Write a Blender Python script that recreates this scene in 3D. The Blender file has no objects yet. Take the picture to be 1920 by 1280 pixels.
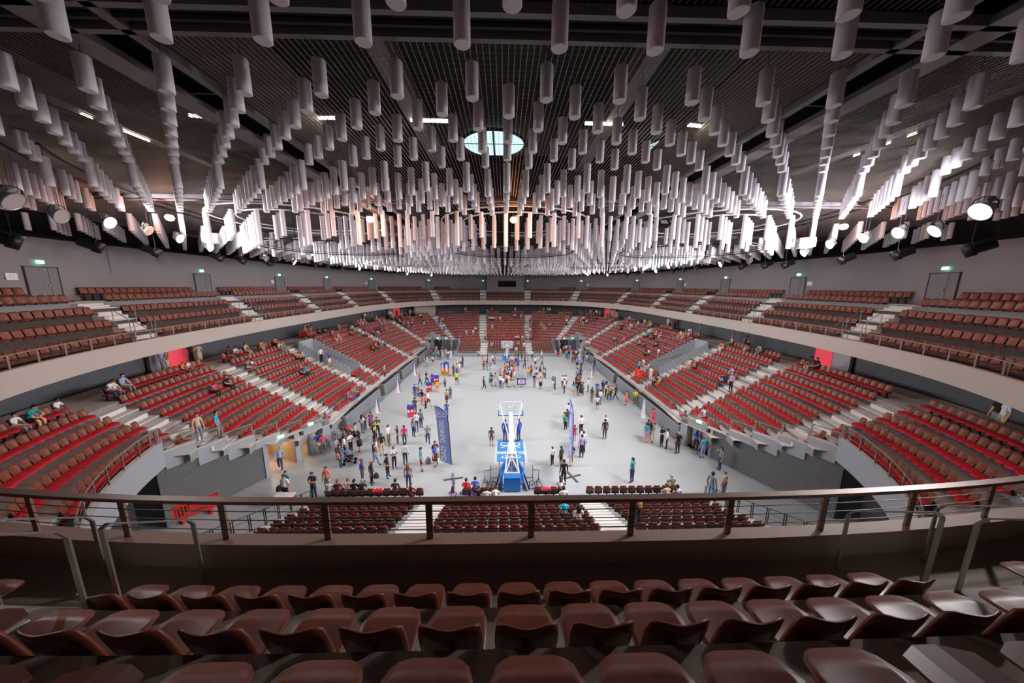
import bpy, math, random, time
import numpy as np
from mathutils import Vector, Matrix
_T0 = time.time()
random.seed(7)
SC = bpy.context.scene
COL = SC.collection
R = math.radians

# ---------------------------------------------------------------- camera
F_PX = 586.7; VH = 536.0; CX0, CY0 = 960.0, 640.0      # focal length in pixels of the 1920x1280 frame, horizon row
PITCH = math.atan((CY0 - VH) / F_PX); YAW = R(1.48); ROLL = R(0.3)
CAM = Vector((-0.3, 0.0, 12.3))
cp, sp, cr, sr, cyw, syw = math.cos(PITCH), math.sin(PITCH), math.cos(ROLL), math.sin(ROLL), math.cos(YAW), math.sin(YAW)
RIGHT = Vector((cr*cyw + sr*sp*syw, sr*sp*cyw - cr*syw, sr*cp))
UP = Vector((-sr*cyw + cr*sp*syw, cr*sp*cyw + sr*syw, cr*cp))
FWD = Vector((cp*syw, cp*cyw, -sp))
cam_data = bpy.data.cameras.new('camera')
cam_data.sensor_width = 36.0
cam_data.lens = F_PX * 36.0 / 1920.0
cam_data.clip_start = 0.05; cam_data.clip_end = 400
cam = bpy.data.objects.new('camera', cam_data); COL.objects.link(cam)
cam.matrix_world = Matrix(((RIGHT.x, UP.x, -FWD.x, CAM.x), (RIGHT.y, UP.y, -FWD.y, CAM.y), (RIGHT.z, UP.z, -FWD.z, CAM.z), (0, 0, 0, 1)))
SC.camera = cam

# ---------------------------------------------------------------- world and exposure
W = bpy.data.worlds.new('world'); SC.world = W; W.use_nodes = True
W.node_tree.nodes['Background'].inputs[0].default_value = (0.5, 0.55, 0.6, 1)
W.node_tree.nodes['Background'].inputs[1].default_value = 0.05
vs = SC.view_settings
vs.view_transform = 'Standard'; vs.look = 'None'; vs.gamma = 1.0; vs.use_curve_mapping = False
vs.exposure = 0.5
SC.cycles.max_bounces = 7; SC.cycles.diffuse_bounces = 4; SC.cycles.glossy_bounces = 3
SC.cycles.transparent_max_bounces = 8; SC.cycles.sample_clamp_indirect = 8.0
SC.cycles.caustics_reflective = False; SC.cycles.caustics_refractive = False
FLOOD_W = 760.0          # watts of one lit floodlight of the ring
SPILL = .95
FLOOD_COL = (1.0, 0.965, 0.97)

# ---------------------------------------------------------------- where a pixel of the photograph lies in the hall
def ray(u, v):
    a = (u - CX0) / F_PX; b = (CY0 - v) / F_PX
    return RIGHT * a + UP * b + FWD
def on_z(u, v, z):
    d = ray(u, v); return CAM + d * ((z - CAM.z) / d.z)
def on_x(u, v, x):
    d = ray(u, v); return CAM + d * ((x - CAM.x) / d.x)
def on_y(u, v, y):
    d = ray(u, v); return CAM + d * (y / d.y)
def pix(P):
    q = Vector(P) - CAM
    zc = q.dot(FWD)
    if zc < 0.05: return (-9999, -9999, -1)
    return (CX0 + F_PX * q.dot(RIGHT) / zc, CY0 - F_PX * q.dot(UP) / zc, zc)

# ---------------------------------------------------------------- materials
def lin(h):
    if isinstance(h, str):
        h = h.lstrip('#'); c = [int(h[i:i+2], 16) / 255 for i in (0, 2, 4)]
        return tuple((x / 12.92 if x <= .04045 else ((x + .055) / 1.055) ** 2.4) for x in c)
    return h
MATS = {}
def mat(name, col, rough=.6, metal=0., noise=0., nscale=8., bump=0., bscale=60., emit=None, estr=0., spec=None, trans=0., alpha=1., wood=False):
    if name in MATS: return MATS[name]
    m = bpy.data.materials.new(name); m.use_nodes = True
    nt = m.node_tree; b = nt.nodes['Principled BSDF']; L = nt.links
    c = lin(col)
    b.inputs['Base Color'].default_value = (*c, 1)
    b.inputs['Roughness'].default_value = rough
    b.inputs['Metallic'].default_value = metal
    if spec is not None: b.inputs['Specular IOR Level'].default_value = spec
    if trans: b.inputs['Transmission Weight'].default_value = trans
    if alpha < 1: b.inputs['Alpha'].default_value = alpha
    if noise or bump:
        tc = nt.nodes.new('ShaderNodeTexCoord')
        if noise:
            n = nt.nodes.new('ShaderNodeTexNoise'); n.inputs['Scale'].default_value = nscale; n.inputs['Detail'].default_value = 4
            src = tc.outputs['Object']
            if wood:
                mp = nt.nodes.new('ShaderNodeMapping'); mp.inputs['Scale'].default_value = (9, 1, 1); L.new(src, mp.inputs[0]); src = mp.outputs[0]
            L.new(src, n.inputs['Vector'])
            mx = nt.nodes.new('ShaderNodeMix'); mx.data_type = 'RGBA'
            mx.inputs[6].default_value = (*[x * (1 - noise) for x in c], 1)
            mx.inputs[7].default_value = (*[min(1, x * (1 + noise)) for x in c], 1)
            L.new(n.outputs['Fac'], mx.inputs[0]); L.new(mx.outputs[2], b.inputs['Base Color'])
        if bump:
            n2 = nt.nodes.new('ShaderNodeTexNoise'); n2.inputs['Scale'].default_value = bscale; L.new(tc.outputs['Object'], n2.inputs['Vector'])
            bp = nt.nodes.new('ShaderNodeBump'); bp.inputs['Strength'].default_value = bump; bp.inputs['Distance'].default_value = .02
            L.new(n2.outputs['Fac'], bp.inputs['Height']); L.new(bp.outputs[0], b.inputs['Normal'])
    if emit is not None:
        b.inputs['Emission Color'].default_value = (*lin(emit), 1); b.inputs['Emission Strength'].default_value = estr
    MATS[name] = m
    return m
M_floor = mat('court_floor', '#adb1b2', .42, noise=.05, nscale=.35)
M_conc = mat('pale_concrete', '#d4c8bd', .8, noise=.06, nscale=1.5, bump=.1)
M_fascia = mat('balcony_plaster', '#b3a89f', .8, noise=.04, nscale=.8, bump=.1)
M_grey = mat('grey_painted_wall', '#9a9ea4', .7, noise=.04, nscale=.8)
M_riser = mat('grey_riser', '#8a8a8c', .75, noise=.06, nscale=1.)
M_step = mat('white_step', '#d8d3cc', .75, noise=.04, nscale=3.)
M_tread_up = mat('balcony_tread', '#bba898', .7, noise=.08, nscale=3.)
M_wall_up = mat('upper_wall_grey', '#8b8384', .8, noise=.03, nscale=.6, bump=.15, bscale=30)
M_door_up = mat('door_grey', '#7a7577', .6)
M_frame = mat('door_frame_grey', '#4c4648', .6)
M_wall_dark = mat('concourse_wall_dark', '#55585d', .8, noise=.05, nscale=.7)
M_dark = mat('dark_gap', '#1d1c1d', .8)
M_black = mat('black_metal', '#141315', .45, metal=.2)
M_board = mat('stand_board_grey', '#868a90', .55, noise=.05, nscale=1.2)
M_slat = mat('louvre_slat', '#7d7d7f', .5, metal=.2)
M_slat_back = mat('louvre_backing', '#3a3b3d', .8)
M_steel = mat('brushed_steel', '#9b9691', .4, metal=.6)
M_rail = mat('balcony_rail_metal', '#927a6e', .42, metal=.2)
M_wood = mat('seat_wood', '#7a3f2c', .38, noise=.3, nscale=3., wood=True)
M_wood_dk = mat('seat_wood_purple', '#5c3833', .4, noise=.25, nscale=3., wood=True)
M_wood_or = mat('seat_wood_orange', '#84382a', .4, noise=.2, nscale=3., wood=True)
M_red = mat('red_upholstery', '#c81226', .75, noise=.08, nscale=6.)
M_bracket = mat('seat_bracket', '#2a2526', .5, metal=.3)
M_tube = mat('white_felt_tube', '#ece6ec', .85, noise=.03, nscale=5.)
M_cable = mat('thin_cable', '#3d3a3c', .5, metal=.4)
M_mesh = mat('ceiling_grid_wire', '#a89c94', .5, metal=.3)
M_mesh_dk = mat('ceiling_grid_cross_wire', '#4a433f', .6)
M_beam = mat('roof_beam_grey', '#7c777a', .6)
M_beam_dk = mat('roof_beam_black', '#171517', .7)
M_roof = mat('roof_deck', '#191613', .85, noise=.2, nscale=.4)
M_sky = mat('skylight_pane', '#c8e6ea', .3, emit='#bfe9f0', estr=.9)
M_fluo = mat('fluorescent_tube', '#fff4e0', .4, emit='#ffe9cf', estr=9.)
M_exit = mat('exit_sign_green', '#c8ffe4', .4, emit='#7dffc8', estr=3.)
M_white = mat('white_plastic', '#e8e6e6', .5)
M_paper = mat('white_paper', '#efe9f2', .8)
M_lens = mat('lit_lamp_lens', '#ffffff', .3, emit='#fff4f8', estr=40.)
M_lens_or = mat('lit_orange_lens', '#ffd2a0', .3, emit='#ff8a4a', estr=60.)
M_lens_off = mat('unlit_lamp_lens', '#b9aca6', .2, metal=.3)
M_alu = mat('cast_aluminium', '#a8a4a6', .4, metal=.5)
M_blue = mat('padding_blue', '#1f6fc0', .5)
M_bluemat = mat('floor_mat_blue', '#3f86c0', .7)
M_whitepaint = mat('white_paint', '#e9ecee', .4)
M_orange = mat('rim_orange', '#e8552a', .4)
M_net = mat('net_white', '#eeeeee', .8)
M_glass = mat('backboard_glass', '#e6f2f2', .05, alpha=.22)
M_flag = mat('flag_cloth_blue', '#8299dc', .8, noise=.05, nscale=2.)
M_flagw = mat('flag_print_white', '#e8ecf4', .8)
M_barrier = mat('barrier_red_plastic', '#e02a20', .5)
M_doorlit = mat('red_glow_door_wall', '#e8505f', .7, emit='#ff4a58', estr=.22)  # red light on the wall put into its colour and a weak glow
M_beige_room = mat('passage_beige_wall', '#b9a183', .8)
M_glass_dk = mat('control_room_glass', '#0a0a0c', .1)
M_net_dk = mat('rope_cable_dark', '#4a4744', .5, metal=.4)

# ---------------------------------------------------------------- mesh collecting helpers
class MB:
    def __init__(s): s.v = []; s.f = []; s.m = []
    def add(s, verts, faces, m=0):
        o = len(s.v); s.v.extend(verts); s.f.extend([tuple(i + o for i in f) for f in faces]); s.m.extend([m] * len(faces)); return s
    def box(s, x0, x1, y0, y1, z0, z1, m=0):
        return s.add([(x0,y0,z0),(x1,y0,z0),(x1,y1,z0),(x0,y1,z0),(x0,y0,z1),(x1,y0,z1),(x1,y1,z1),(x0,y1,z1)],
                     [(0,3,2,1),(4,5,6,7),(0,1,5,4),(1,2,6,5),(2,3,7,6),(3,0,4,7)], m)
    def cbox(s, c, sz, m=0):
        return s.box(c[0]-sz[0]/2, c[0]+sz[0]/2, c[1]-sz[1]/2, c[1]+sz[1]/2, c[2]-sz[2]/2, c[2]+sz[2]/2, m)
    def bar(s, a, b, w, h, m=0, up=(0,0,1)):           # rectangular bar from a to b, width w across, height h along up
        a, b = Vector(a), Vector(b); d = (b - a).normalized(); u = Vector(up)
        if abs(d.dot(u)) > .98: u = Vector((0,1,0)) if abs(d.y) < .9 else Vector((1,0,0))
        x = d.cross(u).normalized(); y = x.cross(d).normalized()
        vs_ = [tuple(p + x*(sx*w/2) + y*(sy*h/2)) for p in (a, b) for sx, sy in ((-1,-1),(1,-1),(1,1),(-1,1))]
        return s.add(vs_, [(0,1,2,3),(7,6,5,4),(0,4,5,1),(1,5,6,2),(2,6,7,3),(3,7,4,0)], m)
    def tube(s, pts, r, n=6, m=0, cap=True, closed=False):
        pts = [Vector(p) for p in pts]; k = len(pts); vs_ = []; rr = r if isinstance(r, (list, tuple)) else [r]*k
        for i, p in enumerate(pts):
            if closed: d = pts[(i+1) % k] - pts[i-1]
            else: d = pts[min(i+1, k-1)] - pts[max(i-1, 0)]
            d.normalize(); u = Vector((0,0,1)) if abs(d.z) < .9 else Vector((0,1,0))
            x = d.cross(u).normalized(); y = x.cross(d)
            for j in range(n):
                t = 2*math.pi*j/n; vs_.append(tuple(p + x*(math.cos(t)*rr[i]) + y*(math.sin(t)*rr[i])))
        fs = []
        for i in range(k if closed else k-1):
            for j in range(n):
                a = i*n+j; b = i*n+(j+1) % n; c = ((i+1) % k)*n+(j+1) % n; d_ = ((i+1) % k)*n+j
                fs.append((a, b, c, d_))
        if cap and not closed:
            fs.append(tuple(range(n-1, -1, -1))); fs.append(tuple((k-1)*n+j for j in range(n)))
        return s.add(vs_, fs, m)
    def lathe(s, prof, n=12, m=0, M=None):              # profile [(r,z)...] about Z
        vs_ = []; fs = []
        for r, z in prof:
            for j in range(n):
                t = 2*math.pi*j/n; p = Vector((r*math.cos(t), r*math.sin(t), z)); vs_.append(tuple(M @ p if M else p))
        for i in range(len(prof)-1):
            for j in range(n):
                fs.append((i*n+j, i*n+(j+1) % n, (i+1)*n+(j+1) % n, (i+1)*n+j))
        fs.append(tuple(range(n-1, -1, -1))); k = len(prof)-1; fs.append(tuple(k*n+j for j in range(n)))
        return s.add(vs_, fs, m)
    def prism(s, outline, d, m=0, M=None):              # outline [(x,z)] extruded by +-d/2 along y
        n = len(outline); vs_ = [Vector((x, -d/2, z)) for x, z in outline] + [Vector((x, d/2, z)) for x, z in outline]
        vs_ = [tuple(M @ v if M else v) for v in vs_]
        fs = [tuple(range(n)), tuple(range(2*n-1, n-1, -1))] + [(i, i+n, (i+1) % n+n, (i+1) % n) for i in range(n)]
        return s.add(vs_, fs, m)
    def mesh(s, name, mats, smooth=False):
        me = bpy.data.meshes.new(name); me.from_pydata(s.v, [], s.f)
        for mm in (mats if isinstance(mats, (list, tuple)) else [mats]): me.materials.append(mm)
        if any(s.m): me.polygons.foreach_set('material_index', s.m)
        if smooth: me.polygons.foreach_set('use_smooth', [True]*len(s.f))
        me.update(); return me
def tag(o, label=None, cat=None, group=None, kind=None):
    if label: o['label'] = label
    if cat: o['category'] = cat
    if group: o['group'] = group
    if kind: o['kind'] = kind
    return o
def link(name, data, parent=None, M=None):
    o = bpy.data.objects.new(name, data); COL.objects.link(o)
    if parent is not None: o.parent = parent
    if M is not None: o.matrix_local = M
    return o
def obj(name, mb, mats, parent=None, smooth=False, M=None):
    return link(name, mb.mesh(name, mats, smooth), parent, M)
def empty(name, M=None):
    o = bpy.data.objects.new(name, None); COL.objects.link(o); o.empty_display_size = .1
    if M is not None: o.matrix_world = M
    return o
def at(x, y, z, rz=0., s=1.):
    return Matrix.Translation((x, y, z)) @ Matrix.Rotation(rz, 4, 'Z') @ Matrix.Scale(s, 4)
ORD = ['zeroth','first','second','third','fourth','fifth','sixth','seventh','eighth','ninth','tenth','eleventh','twelfth','thirteenth','fourteenth','fifteenth','sixteenth','seventeenth','eighteenth','nineteenth','twentieth']
def ordw(n):
    if n <= 20: return ORD[n]
    t = {2:'twenty',3:'thirty',4:'forty',5:'fifty'}[n // 10]
    return t + '-' + ORD[n % 10] if n % 10 else {'twenty':'twentieth','thirty':'thirtieth','forty':'fortieth','fifty':'fiftieth'}[t]

# ---------------------------------------------------------------- the bowl's ring: a superellipse, s = metres along it, o = metres outward
RA, RB, RCY, RN = 21.8, 32.8, 36.3, 3.1
_t = np.linspace(-np.pi, np.pi, 4001)
_sx = np.sign(np.sin(_t))*np.abs(np.sin(_t))**(2/RN)*RA
_sy = np.sign(np.cos(_t))*np.abs(np.cos(_t))**(2/RN)*RB + RCY
_S = np.concatenate([[0], np.cumsum(np.hypot(np.diff(_sx), np.diff(_sy)))]); RL = float(_S[-1]); HALF = RL/2
_ss = np.linspace(0, RL, 2401); _bx = np.interp(_ss, _S, _sx); _by = np.interp(_ss, _S, _sy)
_tx = np.gradient(_bx); _ty = np.gradient(_by); _tx[0] = _tx[-1] = _tx[1]; _ty[0] = _ty[-1] = 0
_k = np.ones(41)/41
def _sm(a): return np.convolve(np.concatenate([a[-41:-1], a, a[1:41]]), _k, 'same')[40:-40]
_nx, _ny = -_ty, _tx
if _ny[1200] < 0: _nx, _ny = -_nx, -_ny
_nx, _ny = _sm(_nx), _sm(_ny); _nn = np.hypot(_nx, _ny); _nx /= _nn; _ny /= _nn
def ring(s, o):
    """point (x, y) on the ring and its outward normal; s = 0 far centre, negative to the left, +-HALF behind the camera"""
    q = (s + HALF) % RL
    x = float(np.interp(q, _ss, _bx)); y = float(np.interp(q, _ss, _by)); nx = float(np.interp(q, _ss, _nx)); ny = float(np.interp(q, _ss, _ny))
    return x + o*nx, y + o*ny, nx, ny
def ring_s(u, v, o):
    """s, x, y, z where the ray through a pixel crosses the ring at offset o (far crossing)"""
    d = ray(u, v); a0 = math.atan2(d.x, d.y); px = _bx + o*_nx; py = _by + o*_ny
    dd = np.abs((np.arctan2(px - CAM.x, py) - a0 + np.pi) % (2*np.pi) - np.pi)
    i = np.argsort(dd)[:6]; j = max(i, key=lambda q: math.hypot(px[q]-CAM.x, py[q]))
    t = math.hypot(px[j]-CAM.x, py[j]) / math.hypot(d.x, d.y)
    return float(_ss[j]-HALF), float(px[j]), float(py[j]), CAM.z + d.z*t
def ring_rz(s):
    """heading so that local +Y looks into the hall"""
    _, _, nx, ny = ring(s, 0); return math.atan2(nx, -ny)
def ring_strip(mb, prof, s0, s1, step=.9, m=0, ok=None):
    n = max(1, int(math.ceil((s1 - s0)/step))); k = len(prof); base = len(mb.v)
    for i in range(n+1):
        s = s0 + (s1-s0)*i/n
        for o, z in prof:
            x, y, _, _ = ring(s, o); mb.v.append((x, y, z))
    for i in range(n):
        if ok and not ok(s0 + (s1-s0)*(i+.5)/n): continue
        for j in range(k-1):
            a = base+i*k+j; mb.f.append((a, a+1, a+k+1, a+k)); mb.m.append(m if not isinstance(m, (list, tuple)) else m[j])
    return mb
def row_positions(o, s0, s1, pitch):
    """seat positions s along the row at offset o between s0 and s1"""
    q = np.linspace(s0, s1, max(8, int(abs(s1-s0)*6)))
    P = [ring(t, o)[:2] for t in q]; L = [0]
    for a, b in zip(P, P[1:]): L.append(L[-1] + math.hypot(b[0]-a[0], b[1]-a[1]))
    n = int(L[-1]/pitch + .15)
    if n < 1: return []
    pad = (L[-1] - n*pitch)/2
    return [float(np.interp(pad + pitch*(i+.5), L, q)) for i in range(n)]
# ================================================================ the setting
LT, LR_, LZ = .85, .46, 1.35
def LO(k): return -7.4 + LT*(k-1)
def zL(k): return LZ + LR_*(k-1)
UPZ = [8.85, 9.54, 10.23, 10.92]; LAND = 11.3
def UR(k): return .14 if k == 0 else 1.235 + .81*(k-1)     # back of balcony row k
def line_x(y): return 13.7 + .44*(22.9 - y)              # louvred corner walls splay outward towards the camera
def in_floor(x, y):
    ax = abs(x)
    if y > 59.6: return False
    if y >= 22.9: return ax < 14.45
    return ax < max(14.45, line_x(y))
VOM = (47.3, 49.7)
def row_ok(k, s):
    x, y, _, _ = ring(s, LO(k) + .45)
    if y < 14.4 and k < 7: return False
    if in_floor(x, y) and k < 7: return False
    if VOM[0] < abs(s) < VOM[1] and 4 <= k <= 9: return False
    return True
L_AISLES = [(5.0, 1.5), (15.0, 1.5), (25.6, 1.5), (35.6, 1.5), (46.6, 1.3), (50.4, 1.3), (58.2, 1.5), (66.8, 1.5), (76.0, 1.5)]
U_AISLES = [4.85, 14.4, 25.0, 35.0, 44.2, 53.8, 63.5, 73.3, 81.0, 88.65]
def u_half(a): return .62 if abs(a) > 85 else .7

fl = MB(); fl.box(-40, 40, -20, 95, -.3, 0)
tag(obj('floor', fl, M_floor), 'smooth pale grey concrete arena floor', 'floor', kind='structure')
# very thin score lines across the floor slabs
fj = MB()
for y in (19.9, 35.0, 50.0): fj.box(-14.2, 14.2, y-.012, y+.012, 0, .003)
for x in (-7.2, 7.4): fj.box(x-.012, x+.012, 17, 58, 0, .003)
tag(obj('floor_joint', fj, mat('floor_joint', '#b3b7b8', .6)), 'thin straight joints between the floor slabs', 'floor joint', kind='structure')

# ---- lower bowl terrace
ter = empty('floor_terrace_lower'); tag(ter, 'stepped concrete terrace of the lower seating bowl', 'terrace', kind='structure')
for k in range(1, 11):
    mb = MB(); lim = 84 if k >= 7 else 72
    ring_strip(mb, [(LO(k), zL(k-1) if k > 1 else .9), (LO(k), zL(k)-.04), (LO(k), zL(k)), (LO(k+1), zL(k))], -lim, lim, .45, [0, 1, 1], ok=lambda s, k=k: row_ok(k, s))
    obj('terrace_tread', mb, [M_riser, M_conc], ter)
mb = MB(); ring_strip(mb, [(LO(11), zL(10)), (LO(11), zL(11)), (4.6, zL(11))], -86, 86, .9, [0, 1])
obj('concourse_walkway', mb, [M_riser, M_conc], ter)
mb = MB(); ring_strip(mb, [(4.6, 5.95), (4.6, 6.05), (4.55, 6.05), (4.55, 8.4)], -HALF, HALF, 1.2, [1, 1, 0])
tag(obj('wall_concourse', mb, [M_wall_dark, M_beam_dk]), 'dark grey concourse wall below the balcony', 'wall', kind='structure')
# front edge wall below the first far row
mb = MB(); ring_strip(mb, [(-7.4, 0), (-7.4, 1.5), (-7.25, 1.5), (-7.25, 1.35)], -9, 9, .6)
tag(obj('wall_far_front', mb, M_grey), 'low grey wall below the first far row', 'wall', kind='structure')

# ---- vomitories (sunken entrances in the lower bowl)
for sg in (-1, 1):
    side = 'left' if sg < 0 else 'right'
    r = empty('wall_vomitory_' + side); tag(r, 'grey walled sunken entrance cut into the %s lower seating' % side, 'entrance', kind='structure')
    z0 = zL(4)
    for a in VOM:
        mb = MB(); w = .07
        for k in range(4, 10):
            for i in range(2):
                o0 = LO(k) + LT*i/2; o1 = o0 + LT/2; zt = zL(k) + .95 + (.23 if i else 0)
                p = [ring(sg*(a+q), o)[:2] for q, o in ((-w, o0), (w, o0), (w, o1), (-w, o1))]
                mb.add([(x, y, z0-.1) for x, y in p] + [(x, y, zt) for x, y in p], [(4,5,6,7),(0,1,5,4),(1,2,6,5),(2,3,7,6),(3,0,4,7)])
        obj('side_wall', mb, M_grey, r)
        mb = MB()
        pts = []
        for k in (4, 6, 8):
            x, y, _, _ = ring(sg*(a + (.15 if a == VOM[0] else -.15)), LO(k)+.3); pts.append((x, y, zL(k)*.5+z0*.5+.9))
        mb.tube(pts, .025, 6); obj('handrail', mb, M_steel, r)
    mb = MB(); ring_strip(mb, [(LO(4), z0-.02), (LO(10), z0)], sg*VOM[0] if sg > 0 else -VOM[1], sg*VOM[1] if sg > 0 else -VOM[0], .8); obj('passage_slab', mb, M_conc, r)
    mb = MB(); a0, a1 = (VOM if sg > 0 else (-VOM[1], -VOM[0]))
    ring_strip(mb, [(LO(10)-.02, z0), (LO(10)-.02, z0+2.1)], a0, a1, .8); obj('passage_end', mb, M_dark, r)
    mb = MB(); ring_strip(mb, [(LO(10)-.06, z0+2.1), (LO(10)-.06, zL(10)+.9), (LO(10)+.06, zL(10)+.9), (LO(10)+.06, zL(10))], a0, a1, .8); obj('lintel_wall', mb, M_grey, r)
    mb = MB(); x, y, nx, ny = ring(sg*48.5, LO(10)-.12); mb.cbox((0, 0, 0), (.34, .05, .16))
    tag(obj('exit_sign', mb, M_exit, None, M=at(x, y, z0+2.3, ring_rz(sg*48.5))), 'small green exit sign above the %s sunken entrance' % side, 'exit sign', 'exit signs')

# ---- side walls of the court with their parapets
for sg in (-1, 1):
    side = 'left' if sg < 0 else 'right'
    mb = MB(); xs = sorted((sg*14.45, sg*14.72)); mb.box(xs[0], xs[1], 21.6, 59.6, 0, 1.5)
    xs = sorted((sg*14.40, sg*14.76)); mb.box(xs[0], xs[1], 21.6, 59.6, 1.5, 1.54, 1)
    w = obj('wall_' + side, mb, [M_grey, M_conc]); tag(w, 'low grey wall along the %s side of the court' % side, 'wall', kind='structure')
    # far corner return: wall with doors, stepped top following the rows
    xk = []
    for k in range(1, 8):
        ss_ = [sg*q*.1 for q in range(30, 320)]
        c = [ring(q, LO(k)) for q in ss_]
        j = min(range(len(c)), key=lambda i: abs(c[i][1]-59.6)); xk.append(abs(c[j][0]))
    fw = empty('wall_far_' + side); tag(fw, 'grey stepped corner wall with doors at the far %s' % side, 'wall', kind='structure')
    prev = 6.2
    for k in range(1, 7):
        hi = min(14.45, xk[k-1]) if k < 6 else 14.45
        if hi <= prev: continue
        mb = MB(); a, b = sorted((sg*prev, sg*hi)); mb.box(a, b, 59.6, 59.85, 0 if prev > 8.4 else .9, zL(k)+.28); mb.box(a-.01, b+.01, 59.56, 59.9, zL(k)+.28, zL(k)+.33, 1)
        obj('wall_panel', mb, [M_grey, M_conc], fw); prev = hi
    for i, (xa, xb) in enumerate(((9.0, 10.2), (10.6, 12.1), (12.25, 13.7))):
        mb = MB(); a, b = sorted((sg*xa, sg*xb)); mb.box(a, b, 59.52, 59.6, 0, 2.1); mb.box(a-.06, b+.06, 59.54, 59.6, 2.1, 2.17, 1); 
        d = obj('door_%d' % (i+1), mb, [M_dark if (i == 2 and sg < 0) or (i == 1 and sg > 0) else M_wall_dark, M_grey], fw)
        if i:
            mb = MB(); mb.cbox((0,0,0), (.34, .05, .15))
            tag(obj('exit_sign', mb, M_exit, None, M=at(sg*(xa+xb)/2, 59.5, 2.36, math.pi)), 'green exit sign above %s far %s corner door' % ('inner' if i == 1 else 'outer', side), 'exit sign', 'exit signs')
    # side door in the long wall near the far corner
    mb = MB(); a, b = sorted((sg*14.4, sg*14.46)); mb.box(a, b, 55.4, 56.7, 0, 2.05 if False else 1.48)
    tag(obj('door_side_' + side, mb, M_wall_dark), 'dark narrow door in the %s court wall near the far corner' % side, 'door', kind='structure')

# ---- retracted telescopic stands standing folded along the court walls
STANDS = {-1: [(25.6, 33.2), (34.3, 39.6), (40.6, 47.8), (48.9, 54.6)], 1: [(23.4, 31.2), (32.3, 37.6), (38.7, 46.6), (47.8, 54.6)]}
pos_words = ['nearest the camera', 'second from the camera', 'third from the camera', 'farthest from the camera']
for sg in (-1, 1):
    for i, (y0, y1) in enumerate(STANDS[sg]):
        r = empty('folded_stand', at(sg*14.2, (y0+y1)/2, 0)); L_ = y1 - y0
        tag(r, 'folded grey retractable stand, %s along the %s wall' % (pos_words[i], 'left' if sg < 0 else 'right'), 'folded stand', 'folded retractable stands')
        for j in range(5):
            z0 = .08 + j*.235; mb = MB(); x0 = -sg*(.40 - j*.02); a, b = sorted((x0, sg*.22)); mb.box(a, b, -L_/2, L_/2, z0, z0+.2)
            obj('board', mb, M_board, r)
        mb = MB(); a, b = sorted((-sg*.26, sg*.2)); mb.box(a, b, -L_/2+.05, L_/2-.05, .02, 1.24); obj('frame', mb, M_dark, r)
        for e in (-1, 1):
            mb = MB(); a, b = sorted((-sg*.3, sg*.22)); y = e*(L_/2+.05)
            for z in (.12, .42, .72, 1.02, 1.22): mb.box(a, b, y-.12, y+.12, z, z+.05)
            mb.box(a, b, y-.02, y+.02, .02, 1.27); obj('end_ladder', mb, M_black if e*1 > 0 else M_steel, r)
        mb = MB(); mb.box(-.1, .1, -L_*.3, L_*.3, 1.24, 1.29); obj('top_batten', mb, M_black, r)

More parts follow.
